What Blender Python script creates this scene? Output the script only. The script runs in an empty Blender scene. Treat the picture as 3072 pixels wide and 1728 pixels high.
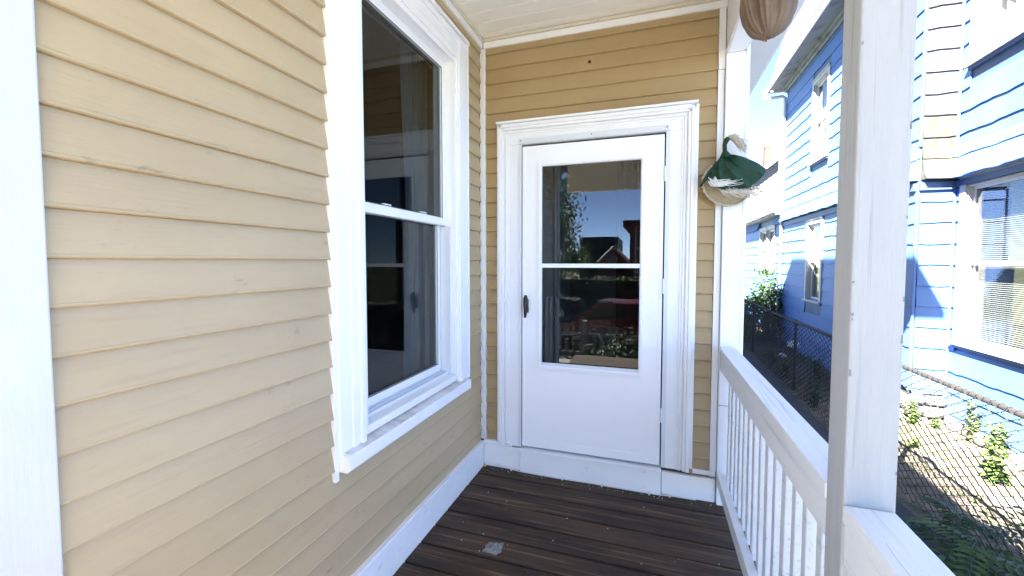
import bpy, bmesh, math, random
from mathutils import Vector, Matrix
random.seed(7)
sc = bpy.context.scene
R = math.radians

# ------------------------------------------------------------------ camera
cam_d = bpy.data.cameras.new('camera'); cam = bpy.data.objects.new('camera', cam_d)
sc.collection.objects.link(cam); sc.camera = cam
YAW, PITCH, ROLL, FPX = .322508, .0466654, .0001156, 1256.58
cam_d.sensor_width = 36; cam_d.lens = 36 * FPX / 3072
cam_d.shift_y = -20.33 / 3072
cam_d.clip_start = .02; cam_d.clip_end = 3000
fw = Vector((-math.sin(YAW) * math.cos(PITCH), math.cos(YAW) * math.cos(PITCH), -math.sin(PITCH)))
rt = Vector((math.cos(YAW), math.sin(YAW), 0)); up = rt.cross(fw)
cam.matrix_world = Matrix(((rt.x, up.x, -fw.x, 1.1467), (rt.y, up.y, -fw.y, -2.7501), (rt.z, up.z, -fw.z, 1.45), (0, 0, 0, 1)))

# ------------------------------------------------------------------ sky, sun, exposure
SUN = Vector((-1, -1.6, 2.08)).normalized()
w = bpy.data.worlds.new('World'); sc.world = w; w.use_nodes = True
nt = w.node_tree; bg = nt.nodes['Background']
sky = nt.nodes.new('ShaderNodeTexSky'); sky.sky_type = 'NISHITA'; sky.sun_disc = False
sky.sun_elevation = math.asin(SUN.z); sky.sun_rotation = math.atan2(SUN.x, SUN.y)
sky.air_density = .32; sky.dust_density = .0; sky.ozone_density = 1.2
nt.links.new(sky.outputs[0], bg.inputs[0]); bg.inputs[1].default_value = .05
sun_d = bpy.data.lights.new('sun', 'SUN'); sun = bpy.data.objects.new('sun', sun_d); sc.collection.objects.link(sun)
sun_d.energy = 5.0; sun_d.angle = R(.5); sun_d.color = (1, .95, .87)
sun.rotation_euler = SUN.to_track_quat('Z', 'Y').to_euler(); sun.location = SUN * 40
sc.view_settings.view_transform = 'Standard'; sc.view_settings.look = 'None'
sc.view_settings.exposure = 4.6; sc.view_settings.gamma = 1; sc.view_settings.use_curve_mapping = False

# ------------------------------------------------------------------ materials
M = {}
def mat(name, col, rough=.6, col2=None, scale=(3, 3, 3), lo=.35, hi=.75, detail=5, bump=0, bscale=None, dirt=None, dscale=(5, 5, 5), dlo=.62, dhi=.75, spec=.5, metal=0, damt=.8, trans=0, streak=None):
    m = bpy.data.materials.new(name); m.use_nodes = True; t = m.node_tree; N = t.nodes; L = t.links
    b = N['Principled BSDF']; b.inputs['Roughness'].default_value = rough
    b.inputs['Specular IOR Level'].default_value = spec; b.inputs['Metallic'].default_value = metal
    b.inputs['Base Color'].default_value = (*col, 1)
    geo = N.new('ShaderNodeNewGeometry')
    def noise(s, det=5, rgh=.6):
        mp = N.new('ShaderNodeMapping'); mp.inputs['Scale'].default_value = s
        L.new(geo.outputs['Position'], mp.inputs['Vector'])
        n = N.new('ShaderNodeTexNoise'); n.inputs['Scale'].default_value = 1; n.inputs['Detail'].default_value = det
        n.inputs['Roughness'].default_value = rgh
        L.new(mp.outputs[0], n.inputs['Vector']); return n.outputs['Fac']
    def ramp(src, a, c):
        r = N.new('ShaderNodeMapRange'); r.inputs['From Min'].default_value = a; r.inputs['From Max'].default_value = c
        r.interpolation_type = 'SMOOTHSTEP'; L.new(src, r.inputs['Value']); return r.outputs[0]
    cur = None
    def mix(c1, c2, f):
        x = N.new('ShaderNodeMix'); x.data_type = 'RGBA'
        if isinstance(c1, tuple): x.inputs['A'].default_value = (*c1, 1)
        else: L.new(c1, x.inputs['A'])
        x.inputs['B'].default_value = (*c2, 1); L.new(f, x.inputs['Factor']); return x.outputs['Result']
    def mul(f, k):
        q = N.new('ShaderNodeMath'); q.operation = 'MULTIPLY'; L.new(f, q.inputs[0]); q.inputs[1].default_value = k; return q.outputs[0]
    if col2: cur = mix(col, col2, ramp(noise(scale, detail), lo, hi))
    if streak: cur = mix(cur or col, streak[0], mul(ramp(noise(streak[1], 4), streak[2], streak[3]), streak[4]))
    if dirt: cur = mix(cur or col, dirt, mul(ramp(noise(dscale, 6, .7), dlo, dhi), damt))
    if cur: L.new(cur, b.inputs['Base Color'])
    if bump:
        bn = N.new('ShaderNodeBump'); bn.inputs['Strength'].default_value = bump; bn.inputs['Distance'].default_value = .01
        L.new(noise(bscale or scale, 6, .65), bn.inputs['Height']); L.new(bn.outputs[0], b.inputs['Normal'])
    if trans:
        tr = N.new('ShaderNodeBsdfTranslucent'); L.new(cur, tr.inputs[0]) if cur else setattr(tr.inputs[0], 'default_value', (*col, 1))
        ms = N.new('ShaderNodeMixShader'); ms.inputs[0].default_value = trans
        L.new(b.outputs[0], ms.inputs[1]); L.new(tr.outputs[0], ms.inputs[2]); L.new(ms.outputs[0], N['Material Output'].inputs[0])
    M[name] = m; return m

def glass(name, tint=(1, 1, 1), ior=1.5, rough=0.0):
    m = bpy.data.materials.new(name); m.use_nodes = True; t = m.node_tree; N = t.nodes; L = t.links
    N.remove(N['Principled BSDF'])
    tr = N.new('ShaderNodeBsdfTransparent'); tr.inputs[0].default_value = (*tint, 1)
    gl = N.new('ShaderNodeBsdfGlossy'); gl.inputs['Roughness'].default_value = rough
    fr = N.new('ShaderNodeFresnel')
    geo = N.new('ShaderNodeNewGeometry'); sel = N.new('ShaderNodeMix'); sel.inputs['A'].default_value = ior; sel.inputs['B'].default_value = 1 / ior
    L.new(geo.outputs['Backfacing'], sel.inputs['Factor']); L.new(sel.outputs['Result'], fr.inputs[0])
    n = N.new('ShaderNodeTexNoise'); n.inputs['Scale'].default_value = 3; n.inputs['Detail'].default_value = 1
    L.new(geo.outputs['Position'], n.inputs['Vector'])
    bn = N.new('ShaderNodeBump'); bn.inputs['Strength'].default_value = .02; bn.inputs['Distance'].default_value = .01
    L.new(n.outputs['Fac'], bn.inputs['Height']); L.new(bn.outputs[0], gl.inputs['Normal'])
    ms = N.new('ShaderNodeMixShader'); L.new(fr.outputs[0], ms.inputs[0]); L.new(tr.outputs[0], ms.inputs[1]); L.new(gl.outputs[0], ms.inputs[2])
    L.new(ms.outputs[0], N['Material Output'].inputs[0]); M[name] = m

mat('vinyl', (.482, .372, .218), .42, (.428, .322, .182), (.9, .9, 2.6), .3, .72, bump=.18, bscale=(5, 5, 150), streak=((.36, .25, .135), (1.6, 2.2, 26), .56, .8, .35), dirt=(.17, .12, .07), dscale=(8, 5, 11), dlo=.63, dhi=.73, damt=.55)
mat('vinyl_end_shaded', (.402, .292, .145), .42, (.362, .256, .122), (.9, .9, 2.6), .3, .72, bump=.18, bscale=(5, 5, 150), streak=((.33, .225, .115), (2.2, 1.6, 26), .56, .76, .5), dirt=(.17, .115, .065), dscale=(6, 9, 13), dlo=.68, dhi=.76, damt=.5)  # same siding as the side wall, coloured darker for the end wall's dimness
mat('white_paint', (.86, .86, .86), .45, (.81, .815, .82), (5, 5, 2), .35, .8, bump=.10, bscale=(70, 70, 5), dirt=(.52, .50, .47), dscale=(14, 14, 8), dlo=.66, dhi=.78, damt=.5)
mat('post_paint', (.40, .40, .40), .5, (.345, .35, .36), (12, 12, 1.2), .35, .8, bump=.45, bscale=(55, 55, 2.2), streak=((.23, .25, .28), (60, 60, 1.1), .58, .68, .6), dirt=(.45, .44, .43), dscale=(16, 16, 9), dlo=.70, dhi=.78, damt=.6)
mat('white_rail', (.74, .74, .74), .5, (.68, .685, .695), (12, 1.2, 12), .35, .8, bump=.4, bscale=(55, 2.2, 55), streak=((.44, .46, .50), (60, 1.1, 60), .58, .68, .6), dirt=(.48, .47, .45), dscale=(30, 5, 30), dlo=.66, dhi=.78, damt=.6)
mat('white_skirt', (.86, .86, .86), .5, (.80, .805, .81), (4, 4, 9), .35, .8, bump=.15, bscale=(8, 8, 60), dirt=(.42, .39, .35), dscale=(11, 11, 16), dlo=.60, dhi=.75, damt=.6)
mat('white_vinyl', (.82, .82, .81), .35, dirt=(.6, .58, .54), dscale=(6, 6, 6), dlo=.65, dhi=.8, damt=.4)
mat('door_enamel', (.90, .90, .90), .32, (.885, .89, .90), (3, 3, 3), .3, .8, bump=.03, bscale=(180, 180, 180))
mat('sill_dirty', (.72, .71, .69), .6, (.48, .46, .43), (5, 9, 5), .42, .7, bump=.15, bscale=(30, 6, 30), dirt=(.28, .25, .21), dscale=(14, 10, 14), dlo=.6, dhi=.75)
mat('aluminium', (.70, .73, .76), .35, metal=0, dirt=(.5, .5, .5), dscale=(9, 9, 9), dlo=.6, dhi=.8, damt=.4)
mat('cream', (.86, .83, .76), .55, (.83, .79, .70), (2, 5, 2), .3, .75, bump=.05, bscale=(4, 30, 30), dirt=(.46, .39, .27), dscale=(1.5, 6, 1.5), dlo=.6, dhi=.8, damt=.4)
mat('cream_trim', (.62, .57, .45), .5, dirt=(.45, .38, .25), dscale=(4, 4, 4), dlo=.5, dhi=.75, damt=.5)
mat('deck', (.050, .029, .017), .66, (.075, .046, .029), (1.3, 5, 5), .35, .75, spec=.28, bump=.6, bscale=(4, 120, 40),
    streak=((.23, .150, .085), (1.1, 48, 20), .52, .70, .8), dirt=(.018, .012, .009), dscale=(1.2, 6.5, 4), dlo=.42, dhi=.66, damt=.75)
mat('crack_grey', (.20, .215, .24), .8); mat('black', (.012, .012, .012), .35); mat('dark_gap', (.01, .01, .01), .9)
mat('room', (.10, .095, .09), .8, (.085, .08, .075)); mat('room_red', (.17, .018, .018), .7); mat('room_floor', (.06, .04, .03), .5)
mat('room_white', (.30, .295, .29), .6); mat('shaded_leaf_soil', (.045, .038, .030), .95, (.026, .022, .017), (3, 3, 3), .35, .7, bump=.9, bscale=(24, 24, 24), dirt=(.08, .07, .055), dscale=(9, 9, 9), dlo=.6, dhi=.72)
mat('curtain', (.50, .51, .52), .9, trans=.35); mat('curtain_tan', (.50, .44, .38), .9, trans=.3)
mat('brass', (.35, .24, .1), .35, metal=1)
glass('glass_old', (.90, .93, .93), 1.45); glass('glass', (.52, .58, .60), 1.52); glass('glass_dark', (.60, .66, .68), 1.45); glass('glass_door', (.66, .70, .72), 1.58)
BL = (.038, .098, .27)
mat('blue', BL, .6, (.046, .110, .29), (1.5, 1.5, .8), .3, .75, bump=.15, bscale=(25, 25, 3), streak=((.060, .125, .29), (9, 9, .7), .55, .8, .5), dirt=(.066, .11, .22), dscale=(12, 12, 5), dlo=.62, dhi=.78, damt=.4)
mat('stain_grey', (.045, .050, .060), .7, (.032, .031, .030), (5, 5, 1.3), .35, .7, bump=.25, bscale=(25, 25, 6), streak=((.060, .058, .05), (16, 16, 1.5), .55, .7, .8), dirt=(.030, .028, .023), dscale=(18, 18, 5), dlo=.55, dhi=.7, damt=.7)
mat('stain_olive', (.042, .042, .034), .7, (.026, .025, .011), (6, 6, 5), .35, .62, bump=.25, bscale=(25, 25, 6), streak=((.013, .016, .005), (14, 14, 6), .48, .66, .85), dirt=(.052, .05, .04), dscale=(22, 22, 14), dlo=.55, dhi=.7, damt=.8)
mat('blue_dark', (.035, .07, .16), .6, (.025, .05, .12), (4, 4, 4))
mat('old_white', (.30, .30, .30), .6, (.23, .225, .22), (6, 6, 2), .45, .75, bump=.3, bscale=(35, 35, 6), dirt=(.07, .055, .045), dscale=(22, 22, 5), dlo=.62, dhi=.72, damt=.7)
mat('white_far', (.40, .40, .43), .5); mat('lap_white', (.105, .105, .12), .6); mat('corner_paint', (.60, .60, .60), .5, (.55, .555, .565), (5, 5, 2), .35, .8, bump=.15, bscale=(70, 70, 5), dirt=(.42, .42, .43), dscale=(7, 7, 5), dlo=.6, dhi=.78, damt=.5)
mat('blind', (.13, .125, .115), .5, (.10, .097, .09), (2, 2, 6))
mat('soffit_grey', (.15, .165, .20), .7, (.05, .05, .055), (4, 3, 4), .45, .75, bump=.3)
mat('stone', (.11, .105, .098), .85, (.065, .06, .056), (4, 4, 6), .35, .7, bump=.9, bscale=(13, 13, 18), dirt=(.04, .035, .03), dscale=(9, 9, 9), dlo=.58, dhi=.75)
mat('mortar', (.035, .033, .03), .9, (.022, .02, .018), (8, 8, 8), bump=.6, bscale=(30, 30, 30))
mat('sand', (.085, .070, .048), .95, (.048, .039, .027), (2.5, 2.5, 2.5), .35, .7, bump=.9, bscale=(24, 24, 24), dirt=(.030, .026, .016), dscale=(5, 5, 5), dlo=.5, dhi=.66)
mat('asphalt', (.020, .021, .024), .9, (.034, .035, .038), (3, 3, 3), .35, .75, bump=.8, bscale=(60, 60, 60), dirt=(.08, .077, .07), dscale=(24, 24, 24), dlo=.66, dhi=.74)
mat('concrete', (.30, .29, .27), .9, (.22, .21, .20), (3, 3, 3), bump=.4, bscale=(40, 40, 40))
mat('grass_ground', (.055, .075, .028), .95, (.09, .08, .045), (.8, .8, .8), bump=.8, bscale=(30, 30, 30))
mat('rust', (.0075, .0062, .006), .85, (.012, .0082, .0072), (7, 5, 7), .42, .68, bump=.5, bscale=(40, 40, 40), dirt=(.007, .007, .007), dscale=(9, 6, 9), dlo=.5, dhi=.65)
mat('galv', (.008, .0075, .008), .75, (.005, .0045, .0045), (3, 3, 3), .4, .7)
mat('leaf', (.040, .080, .016), .55, (.065, .11, .025), (9, 9, 9), trans=.30)
mat('leaf_light', (.065, .110, .022), .55, (.10, .15, .035), (9, 9, 9), trans=.35)
mat('leaf_dark', (.016, .042, .013), .5, (.026, .06, .020), (9, 9, 9), trans=.25)
mat('dry_leaf', (.07, .045, .025), .85, (.12, .09, .055), (30, 30, 30))
mat('bark', (.09, .07, .055), .9, (.05, .04, .035), (9, 9, 3), bump=.8, bscale=(30, 30, 8))
mat('felt', (.004, .034, .012), .75, (.008, .055, .020), (25, 25, 25), trans=.12)
mat('raffia', (.76, .71, .62), .8, (.62, .56, .46), (60, 60, 60), trans=.2); mat('raffia_white', (.78, .77, .74), .8, trans=.2)
mat('straw', (.40, .33, .22), .85, (.33, .27, .175), (40, 40, 40), bump=.4, bscale=(140, 140, 140))
mat('ribbon', (.60, .55, .41), .7, (.52, .47, .34), (30, 30, 30))
mat('pod', (.135, .092, .060), .7, (.20, .145, .10), (10, 10, 10), .35, .7, bump=.25, bscale=(60, 60, 60), dirt=(.13, .085, .055), dscale=(14, 14, 14), dlo=.5, dhi=.7)
mat('plastic', (.72, .73, .74), .3, trans=.5); mat('clear_scrap', (.22, .22, .22), .2, (.42, .42, .42), (60, 60, 60), trans=.3); mat('cable_white', (.72, .71, .68), .5); mat('yellow', (.55, .42, .06), .7)
mat('brick', (.075, .018, .012), .85, (.045, .012, .010), (5, 5, 9)); mat('pale_siding', (.10, .10, .115), .6, (.09, .09, .105), (3, 3, 3))
mat('roof_shingle', (.10, .10, .105), .9, (.07, .07, .075), (5, 5, 5)); mat('maroon', (.085, .020, .026), .7, (.07, .016, .02), (1, 1, 1))
mat('dark_block', (.03, .035, .055), .6); mat('car_red', (.10, .006, .009), .25, spec=.6); mat('tyre', (.02, .02, .02), .8); mat('chrome', (.6, .6, .62), .2, metal=1)
mat('fence_paint', (.16, .17, .19), .7); mat('plant_pot', (.2, .1, .06), .8)
mat('skin_grey', (.35, .35, .36), .7)

# ------------------------------------------------------------------ mesh helpers
COL = sc.collection
class MB:
    def __init__(s): s.v = []; s.f = []
    def poly(s, pts, faces):
        o = len(s.v); s.v += [tuple(p) for p in pts]; s.f += [tuple(i + o for i in f) for f in faces]
    def box(s, x0, x1, y0, y1, z0, z1):
        s.poly([(x0, y0, z0), (x1, y0, z0), (x1, y1, z0), (x0, y1, z0), (x0, y0, z1), (x1, y0, z1), (x1, y1, z1), (x0, y1, z1)],
               [(0, 3, 2, 1), (4, 5, 6, 7), (0, 1, 5, 4), (1, 2, 6, 5), (2, 3, 7, 6), (3, 0, 4, 7)]); return s
    def hexa(s, p):
        s.poly(p, [(0, 3, 2, 1), (4, 5, 6, 7), (0, 1, 5, 4), (1, 2, 6, 5), (2, 3, 7, 6), (3, 0, 4, 7)]); return s
    def prism(s, prof, a, b, place):
        n = len(prof); P = [place(p, a) for p in prof] + [place(p, b) for p in prof]
        s.poly(P, [tuple(range(n - 1, -1, -1)), tuple(range(n, 2 * n))] + [(i, (i + 1) % n, n + (i + 1) % n, n + i) for i in range(n)]); return s
    def tube(s, pts, r, n=6, cap=True):
        pts = [Vector(p) for p in pts]; rings = []; k = len(pts); prev = None
        for i, p in enumerate(pts):
            d = (pts[min(i + 1, k - 1)] - pts[max(i - 1, 0)]).normalized()
            a = prev if prev is not None else (Vector((0, 0, 1)) if abs(d.z) < .9 else Vector((1, 0, 0)))
            e = (a - d * a.dot(d))
            e = e.normalized() if e.length > 1e-6 else d.orthogonal().normalized()
            prev = e; f = d.cross(e); rr = r[i] if isinstance(r, (list, tuple)) else r
            rings.append([p + (e * math.cos(2 * math.pi * j / n) + f * math.sin(2 * math.pi * j / n)) * rr for j in range(n)])
        fs = [(i * n + j, i * n + (j + 1) % n, (i + 1) * n + (j + 1) % n, (i + 1) * n + j) for i in range(k - 1) for j in range(n)]
        if cap: fs += [tuple(range(n - 1, -1, -1)), tuple((k - 1) * n + j for j in range(n))]
        s.poly([q for g in rings for q in g], fs); return s
    def grid(s, fn, nu, nv, closed_u=False):
        P = [fn(i / nu, j / nv) for j in range(nv + 1) for i in range(nu + 1)]
        s.poly(P, [(j * (nu + 1) + i, j * (nu + 1) + i + 1, (j + 1) * (nu + 1) + i + 1, (j + 1) * (nu + 1) + i) for j in range(nv) for i in range(nu)]); return s
    def mesh(s, name, m, bevel=0, smooth=False, weld=False):
        me = bpy.data.meshes.new(name); me.from_pydata(s.v, [], s.f)
        if bevel or weld:
            bm = bmesh.new(); bm.from_mesh(me)
            if weld: bmesh.ops.remove_doubles(bm, verts=bm.verts, dist=1e-5)
            if bevel: bmesh.ops.bevel(bm, geom=list(bm.edges), offset=bevel, segments=2, affect='EDGES', profile=.5, clamp_overlap=True)
            bm.to_mesh(me); bm.free()
        if smooth:
            for p in me.polygons: p.use_smooth = True
        me.materials.append(M[m]); return me
    def build(s, name, m, parent=None, **k):
        return link(name, s.mesh(name, m, **k), parent)
def wloc(p):
    v = Vector((0, 0, 0))
    while p: v = v + p.location; p = p.parent
    return v
def link(name, me, parent=None, at=(0, 0, 0)):
    o = bpy.data.objects.new(name, me); COL.objects.link(o)
    if parent: o.parent = parent
    o.location = Vector(at) - wloc(parent); return o
def thing(name, label, cat, at, group=None):
    o = bpy.data.objects.new(name, None); COL.objects.link(o); o.location = at; return tag(o, label, cat, group)
def tag(o, label, cat, group=None):
    o['label'] = label; o['category'] = cat
    if group: o['group'] = group
    return o
def struct(o): o['kind'] = 'structure'; return o
def stuff(o): o['kind'] = 'stuff'; return o

class Fr:  # wall frame: origin, along-wall direction u, outward normal n
    def __init__(s, o, u, n): s.o = Vector(o); s.u = Vector(u); s.n = Vector(n)
    def p(s, a, d, z): q = s.o + s.u * a + s.n * d; return (q.x, q.y, q.z + z)
    def box(s, b, a0, a1, d0, d1, z0, z1):
        b.hexa([s.p(a0, d0, z0), s.p(a1, d0, z0), s.p(a1, d1, z0), s.p(a0, d1, z0), s.p(a0, d0, z1), s.p(a1, d0, z1), s.p(a1, d1, z1), s.p(a0, d1, z1)]); return b
def holes_slab(fr, b, L0, L1, z0, z1, d0, d1, holes):
    zs = sorted({z0, z1} | {z for h in holes for z in h[2:] if z0 < z < z1})
    for a, c in zip(zs, zs[1:]):
        cur = L0
        for h in sorted(holes):
            if h[2] <= a and h[3] >= c:
                if h[0] > cur: fr.box(b, cur, h[0], d0, d1, a, c)
                cur = max(cur, h[1])
        if cur < L1: fr.box(b, cur, L1, d0, d1, a, c)
def spans(L0, L1, z0, z1, holes):
    out = []; cur = L0
    for h in sorted(holes):
        if h[2] < z1 and h[3] > z0:
            if h[0] > cur + .01: out.append((cur, h[0]))
            cur = max(cur, h[1])
    if cur < L1 - .01: out.append((cur, L1))
    return out

# ================================================================== GROUND
g = MB()
def gz(x, y):
    t = min(1, max(0, (-6.2 - y) / 2.0)); return -.75 - .42 * t
xs = [-900, -300, -100, -40, -20, -10, -5, 0, 3, 6, 12, 25, 60, 200, 900]; ys = [-900, -300, -100, -40, -20, -12, -9, -8.2, -7.7, -7.2, -6.7, -6.2, -3, 0, 4, 8, 14, 25, 60, 200, 900]
g.poly([(x, y, gz(x, y)) for y in ys for x in xs], [(j * len(xs) + i, j * len(xs) + i + 1, (j + 1) * len(xs) + i + 1, (j + 1) * len(xs) + i) for j in range(len(ys) - 1) for i in range(len(xs) - 1)])
struct(g.build('ground', 'grass_ground'))
b = MB()
for j in range(64):
    for i in range(16): pass
def sheet(name, m, x0, x1, y0, y1, z, nx, ny, amp, seed):
    rnd = random.Random(seed); b = MB(); P = []
    for j in range(ny + 1):
        for i in range(nx + 1):
            e = i in (0, nx)
            P.append((x0 + (x1 - x0) * i / nx + (rnd.uniform(-.04, .04) if e else 0), y0 + (y1 - y0) * j / ny, z + rnd.uniform(-amp, amp)))
    b.poly(P, [(j * (nx + 1) + i, j * (nx + 1) + i + 1, (j + 1) * (nx + 1) + i + 1, (j + 1) * (nx + 1) + i) for j in range(ny) for i in range(nx)])
    return struct(b.build(name, m, smooth=True))
sheet('side_yard', 'sand', 3.30, 5.05, -5.5, 4.9, -.735, 22, 110, .010, 3)
sheet('back_yard', 'shaded_leaf_soil', 3.30, 5.05, 4.9, 18, -.738, 22, 120, .014, 5)  # leafy soil, darkened to put the shade of this end into its colour
sheet('alley_path', 'asphalt', 1.2, 3.34, -5.5, 20, -.725, 12, 80, .004, 4)
struct(MB().box(-2.6, 3.2, -6.55, -3.72, -.78, -.73).build('bounce_slab', 'concrete'))  # unseen concrete added to bounce sunlight onto the porch and ceiling
struct(MB().box(-60, 60, -9.0, -7.9, -1.25, -1.04).build('sidewalk', 'concrete'))
struct(MB().box(-200, 200, -17.5, -9.05, -1.3, -1.16).build('road', 'asphalt'))
struct(MB().box(-60, 60, -19.2, -17.5, -1.25, -1.02).build('far_sidewalk', 'concrete'))

# ================================================================== OUR HOUSE
PZ, P0 = .1006, 1.457   # clapboard pitch and phase
house = thing('tan_house', 'tan clapboard house with white trim around the covered porch', 'house', (0, 0, 0))
def clap_mesh(L, m, slant=0):
    prof = [(0, 0), (.0155, 0), (.0192, .0018), (.0208, .0045), (.0205, .0075), (.0185, .0105), (.0035, .1002), (0, .1002)]
    b = MB(); b.prism(prof, 0, L, lambda p, a: (a, -p[0], p[1])); return b.mesh('clapboard', m)
_clap = {}
def clapboards(fr, wall, L0, L1, zlo, zhi, holes, m, rotz):
    k = math.floor((zlo - P0) / PZ)
    while P0 + k * PZ < zhi:
        z0 = P0 + k * PZ; z1 = z0 + PZ; k += 1
        for a0, a1 in spans(L0, L1, z0, z1, holes):
            key = (round(a1 - a0, 3), m)
            if key not in _clap: _clap[key] = clap_mesh(a1 - a0, m)
            o = link('clapboard', _clap[key], wall, fr.p(a0, 0, z0)); o.rotation_euler = (random.uniform(-.008, .004), 0, rotz); o.location.z += random.uniform(-.0007, .0)
WH = (-1.315, -.440, .72, 2.66)      # window opening (y0,y1,z0,z1)
# --- side wall (x = 0, facing +x): along +y
FS = Fr((0, 0, 0), (0, 1, 0), (1, 0, 0))
b = MB(); holes_slab(FS, b, -2.42, .0, -.75, 6.7, -.12, -.012, [WH]); side = b.build('side_wall', 'room', house)
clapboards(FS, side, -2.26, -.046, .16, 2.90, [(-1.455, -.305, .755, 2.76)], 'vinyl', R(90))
b = MB(); FS.box(b, -2.255, -.03, 0, .028, -.01, .165); FS.box(b, -2.255, -.045, 0, .040, .1665, .185); b.build('skirt_board', 'white_skirt', side, bevel=.003)
b = MB(); FS.box(b, -2.255, -.028, 0, .026, 2.905, 2.945); b.build('frieze_strip', 'white_vinyl', side, bevel=.002)
b = MB(); FS.box(b, -2.255, -.02, 0, .035, 2.9465, 2.966); b.build('cove_strip', 'cream_trim', side, bevel=.004)
# corner channel between the two walls
b = MB(); b.box(.0005, .004, -.046, -.031, .187, 2.903); b.build('corner_gap', 'dark_gap', side)
b = MB(); b.box(.0, .041, -.030, -.0, .187, 2.903); b.build('corner_channel', 'white_vinyl', side, bevel=.002)
# --- end wall (y = 0, facing -y): along +x
FE = Fr((0, 0, 0), (1, 0, 0), (0, -1, 0))
DH = (.30, 1.22, .17, 2.235)
b = MB(); holes_slab(FE, b, -.0, 1.645, -.75, 6.7, -.10, -.012, [DH]); endw = b.build('end_wall', 'room', house)
clapboards(FE, endw, .044, 1.492, .17, 2.90, [(.165, 1.36, .1, 2.355)], 'vinyl_end_shaded', 0)
b = MB(); FE.box(b, .03, 1.535, 0, .028, 2.905, 2.945); b.build('frieze_strip', 'white_vinyl', endw, bevel=.002)
b = MB(); FE.box(b, .036, .80, 0, .040, 2.9465, 2.966); FE.box(b, .802, 1.528, 0, .040, 2.9465, 2.966); b.build('cove_strip', 'cream_trim', endw, bevel=.004)
b = MB(); FE.box(b, 1.494, 1.530, 0, .026, 2.56, 2.903); b.build('side_channel', 'white_vinyl', endw, bevel=.002)
b = MB(); FE.box(b, 1.494, 1.528, 0, .022, .185, 2.558); b.build('side_channel', 'white_vinyl', endw, bevel=.002)
b = MB(); FE.box(b, .03, .298, 0, .030, -.01, .155); FE.box(b, .03, .235, 0, .034, .157, .185); b.build('skirt_board', 'white_skirt', endw, bevel=.003)
b = MB(); FE.box(b, 1.222, 1.526, 0, .032, -.01, .140); FE.box(b, 1.40, 1.526, 0, .020, .150, .183); b.build('skirt_board', 'white_skirt', endw, bevel=.003)
b = MB(); FE.box(b, 1.365, 1.395, 0, .010, .142, .172); b.build('gap', 'dark_gap', endw)
b = MB(); b.tube([(.751, -.006, 2.717), (.751, -.0175, 2.717)], .009, 12); b.build('drilled_hole', 'dark_gap', endw)
# corner pilaster with base block
b = MB(); FE.box(b, 1.531, 1.632, 0, .045, .185, 2.6365); b.build('pilaster', 'white_paint', endw, bevel=.004)
b = MB(); FE.box(b, 1.634, 1.655, -.05, .038, .0, 2.70); b.build('pilaster_edge', 'white_paint', endw, bevel=.005)
b = MB(); FE.box(b, 1.531, 1.633, 0, .055, -.06, .183); b.build('pilaster_base', 'white_skirt', endw, bevel=.003)
b = MB(); FE.box(b, 1.532, 1.632, 0, .0475, .60, .602); b.build('joint', 'dark_gap', endw)

# --- shell of the house that casts the shade
b = MB()
b.box(1.60, 1.645, .11, 5.3, -.75, 6.7); b.box(-6, 1.60, 5.25, 5.3, -.75, 6.7); b.box(-6.05, -6, -2.42, 5.3, -.75, 6.7); b.box(-6, -.125, -2.42, -2.37, -.75, 6.7)
b.box(-6, 1.6, .11, 5.25, 3.0, 3.05); b.box(-6, -.125, -2.37, .11, 3.0, 3.05)
b.build('outer_walls', 'vinyl', house)
b = MB()
b.hexa([(-6.3, -.30, 6.7), (1.96, -.30, 6.7), (1.96, 5.5, 6.7), (-6.3, 5.5, 6.7), (-6.3, -.30, 6.82), (1.96, -.30, 6.82), (1.96, 5.5, 6.82), (-6.3, 5.5, 6.82)])
b.hexa([(-6.3, -2.7, 6.703), (.10, -2.7, 6.703), (.10, -.302, 6.703), (-6.3, -.302, 6.703), (-6.3, -2.7, 6.82), (.10, -2.7, 6.82), (.10, -.302, 6.82), (-6.3, -.302, 6.82)])
b.poly([(-6.3, -.3, 6.83), (1.9, -.3, 6.83), (1.9, 5.5, 6.83), (-6.3, 5.5, 6.83), (-2.2, -.3, 8.4), (-2.2, 5.5, 8.4)], [(0, 1, 4), (1, 2, 5, 4), (2, 3, 5), (3, 0, 4, 5)])
b.build('roof', 'roof_shingle', house)
# white corner board at the front of the side wall
b = MB(); b.box(-.14, .032, -2.46, -2.262, -.02, 2.93); cb = b.build('corner_board', 'corner_paint', house, bevel=.004)
b = MB(); b.box(.0, .045, -2.463, -2.385, .0, 2.92); b.build('corner_batten', 'corner_paint', cb, bevel=.004)

# --- rooms behind the glass
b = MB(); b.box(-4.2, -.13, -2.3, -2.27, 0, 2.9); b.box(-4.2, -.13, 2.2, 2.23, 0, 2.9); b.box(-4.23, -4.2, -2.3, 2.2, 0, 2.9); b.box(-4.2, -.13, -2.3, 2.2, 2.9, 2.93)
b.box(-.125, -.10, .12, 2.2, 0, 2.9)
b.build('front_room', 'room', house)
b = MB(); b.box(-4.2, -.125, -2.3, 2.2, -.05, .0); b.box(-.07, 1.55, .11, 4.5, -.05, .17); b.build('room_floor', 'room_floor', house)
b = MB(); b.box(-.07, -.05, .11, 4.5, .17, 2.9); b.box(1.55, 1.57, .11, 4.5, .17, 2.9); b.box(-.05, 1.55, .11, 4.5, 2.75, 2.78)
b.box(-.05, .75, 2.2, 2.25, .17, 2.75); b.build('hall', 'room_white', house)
b = MB(); b.box(-.05, 1.55, 3.6, 3.63, .17, 2.75); b.build('red_hall_wall', 'room_red', house)

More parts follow.
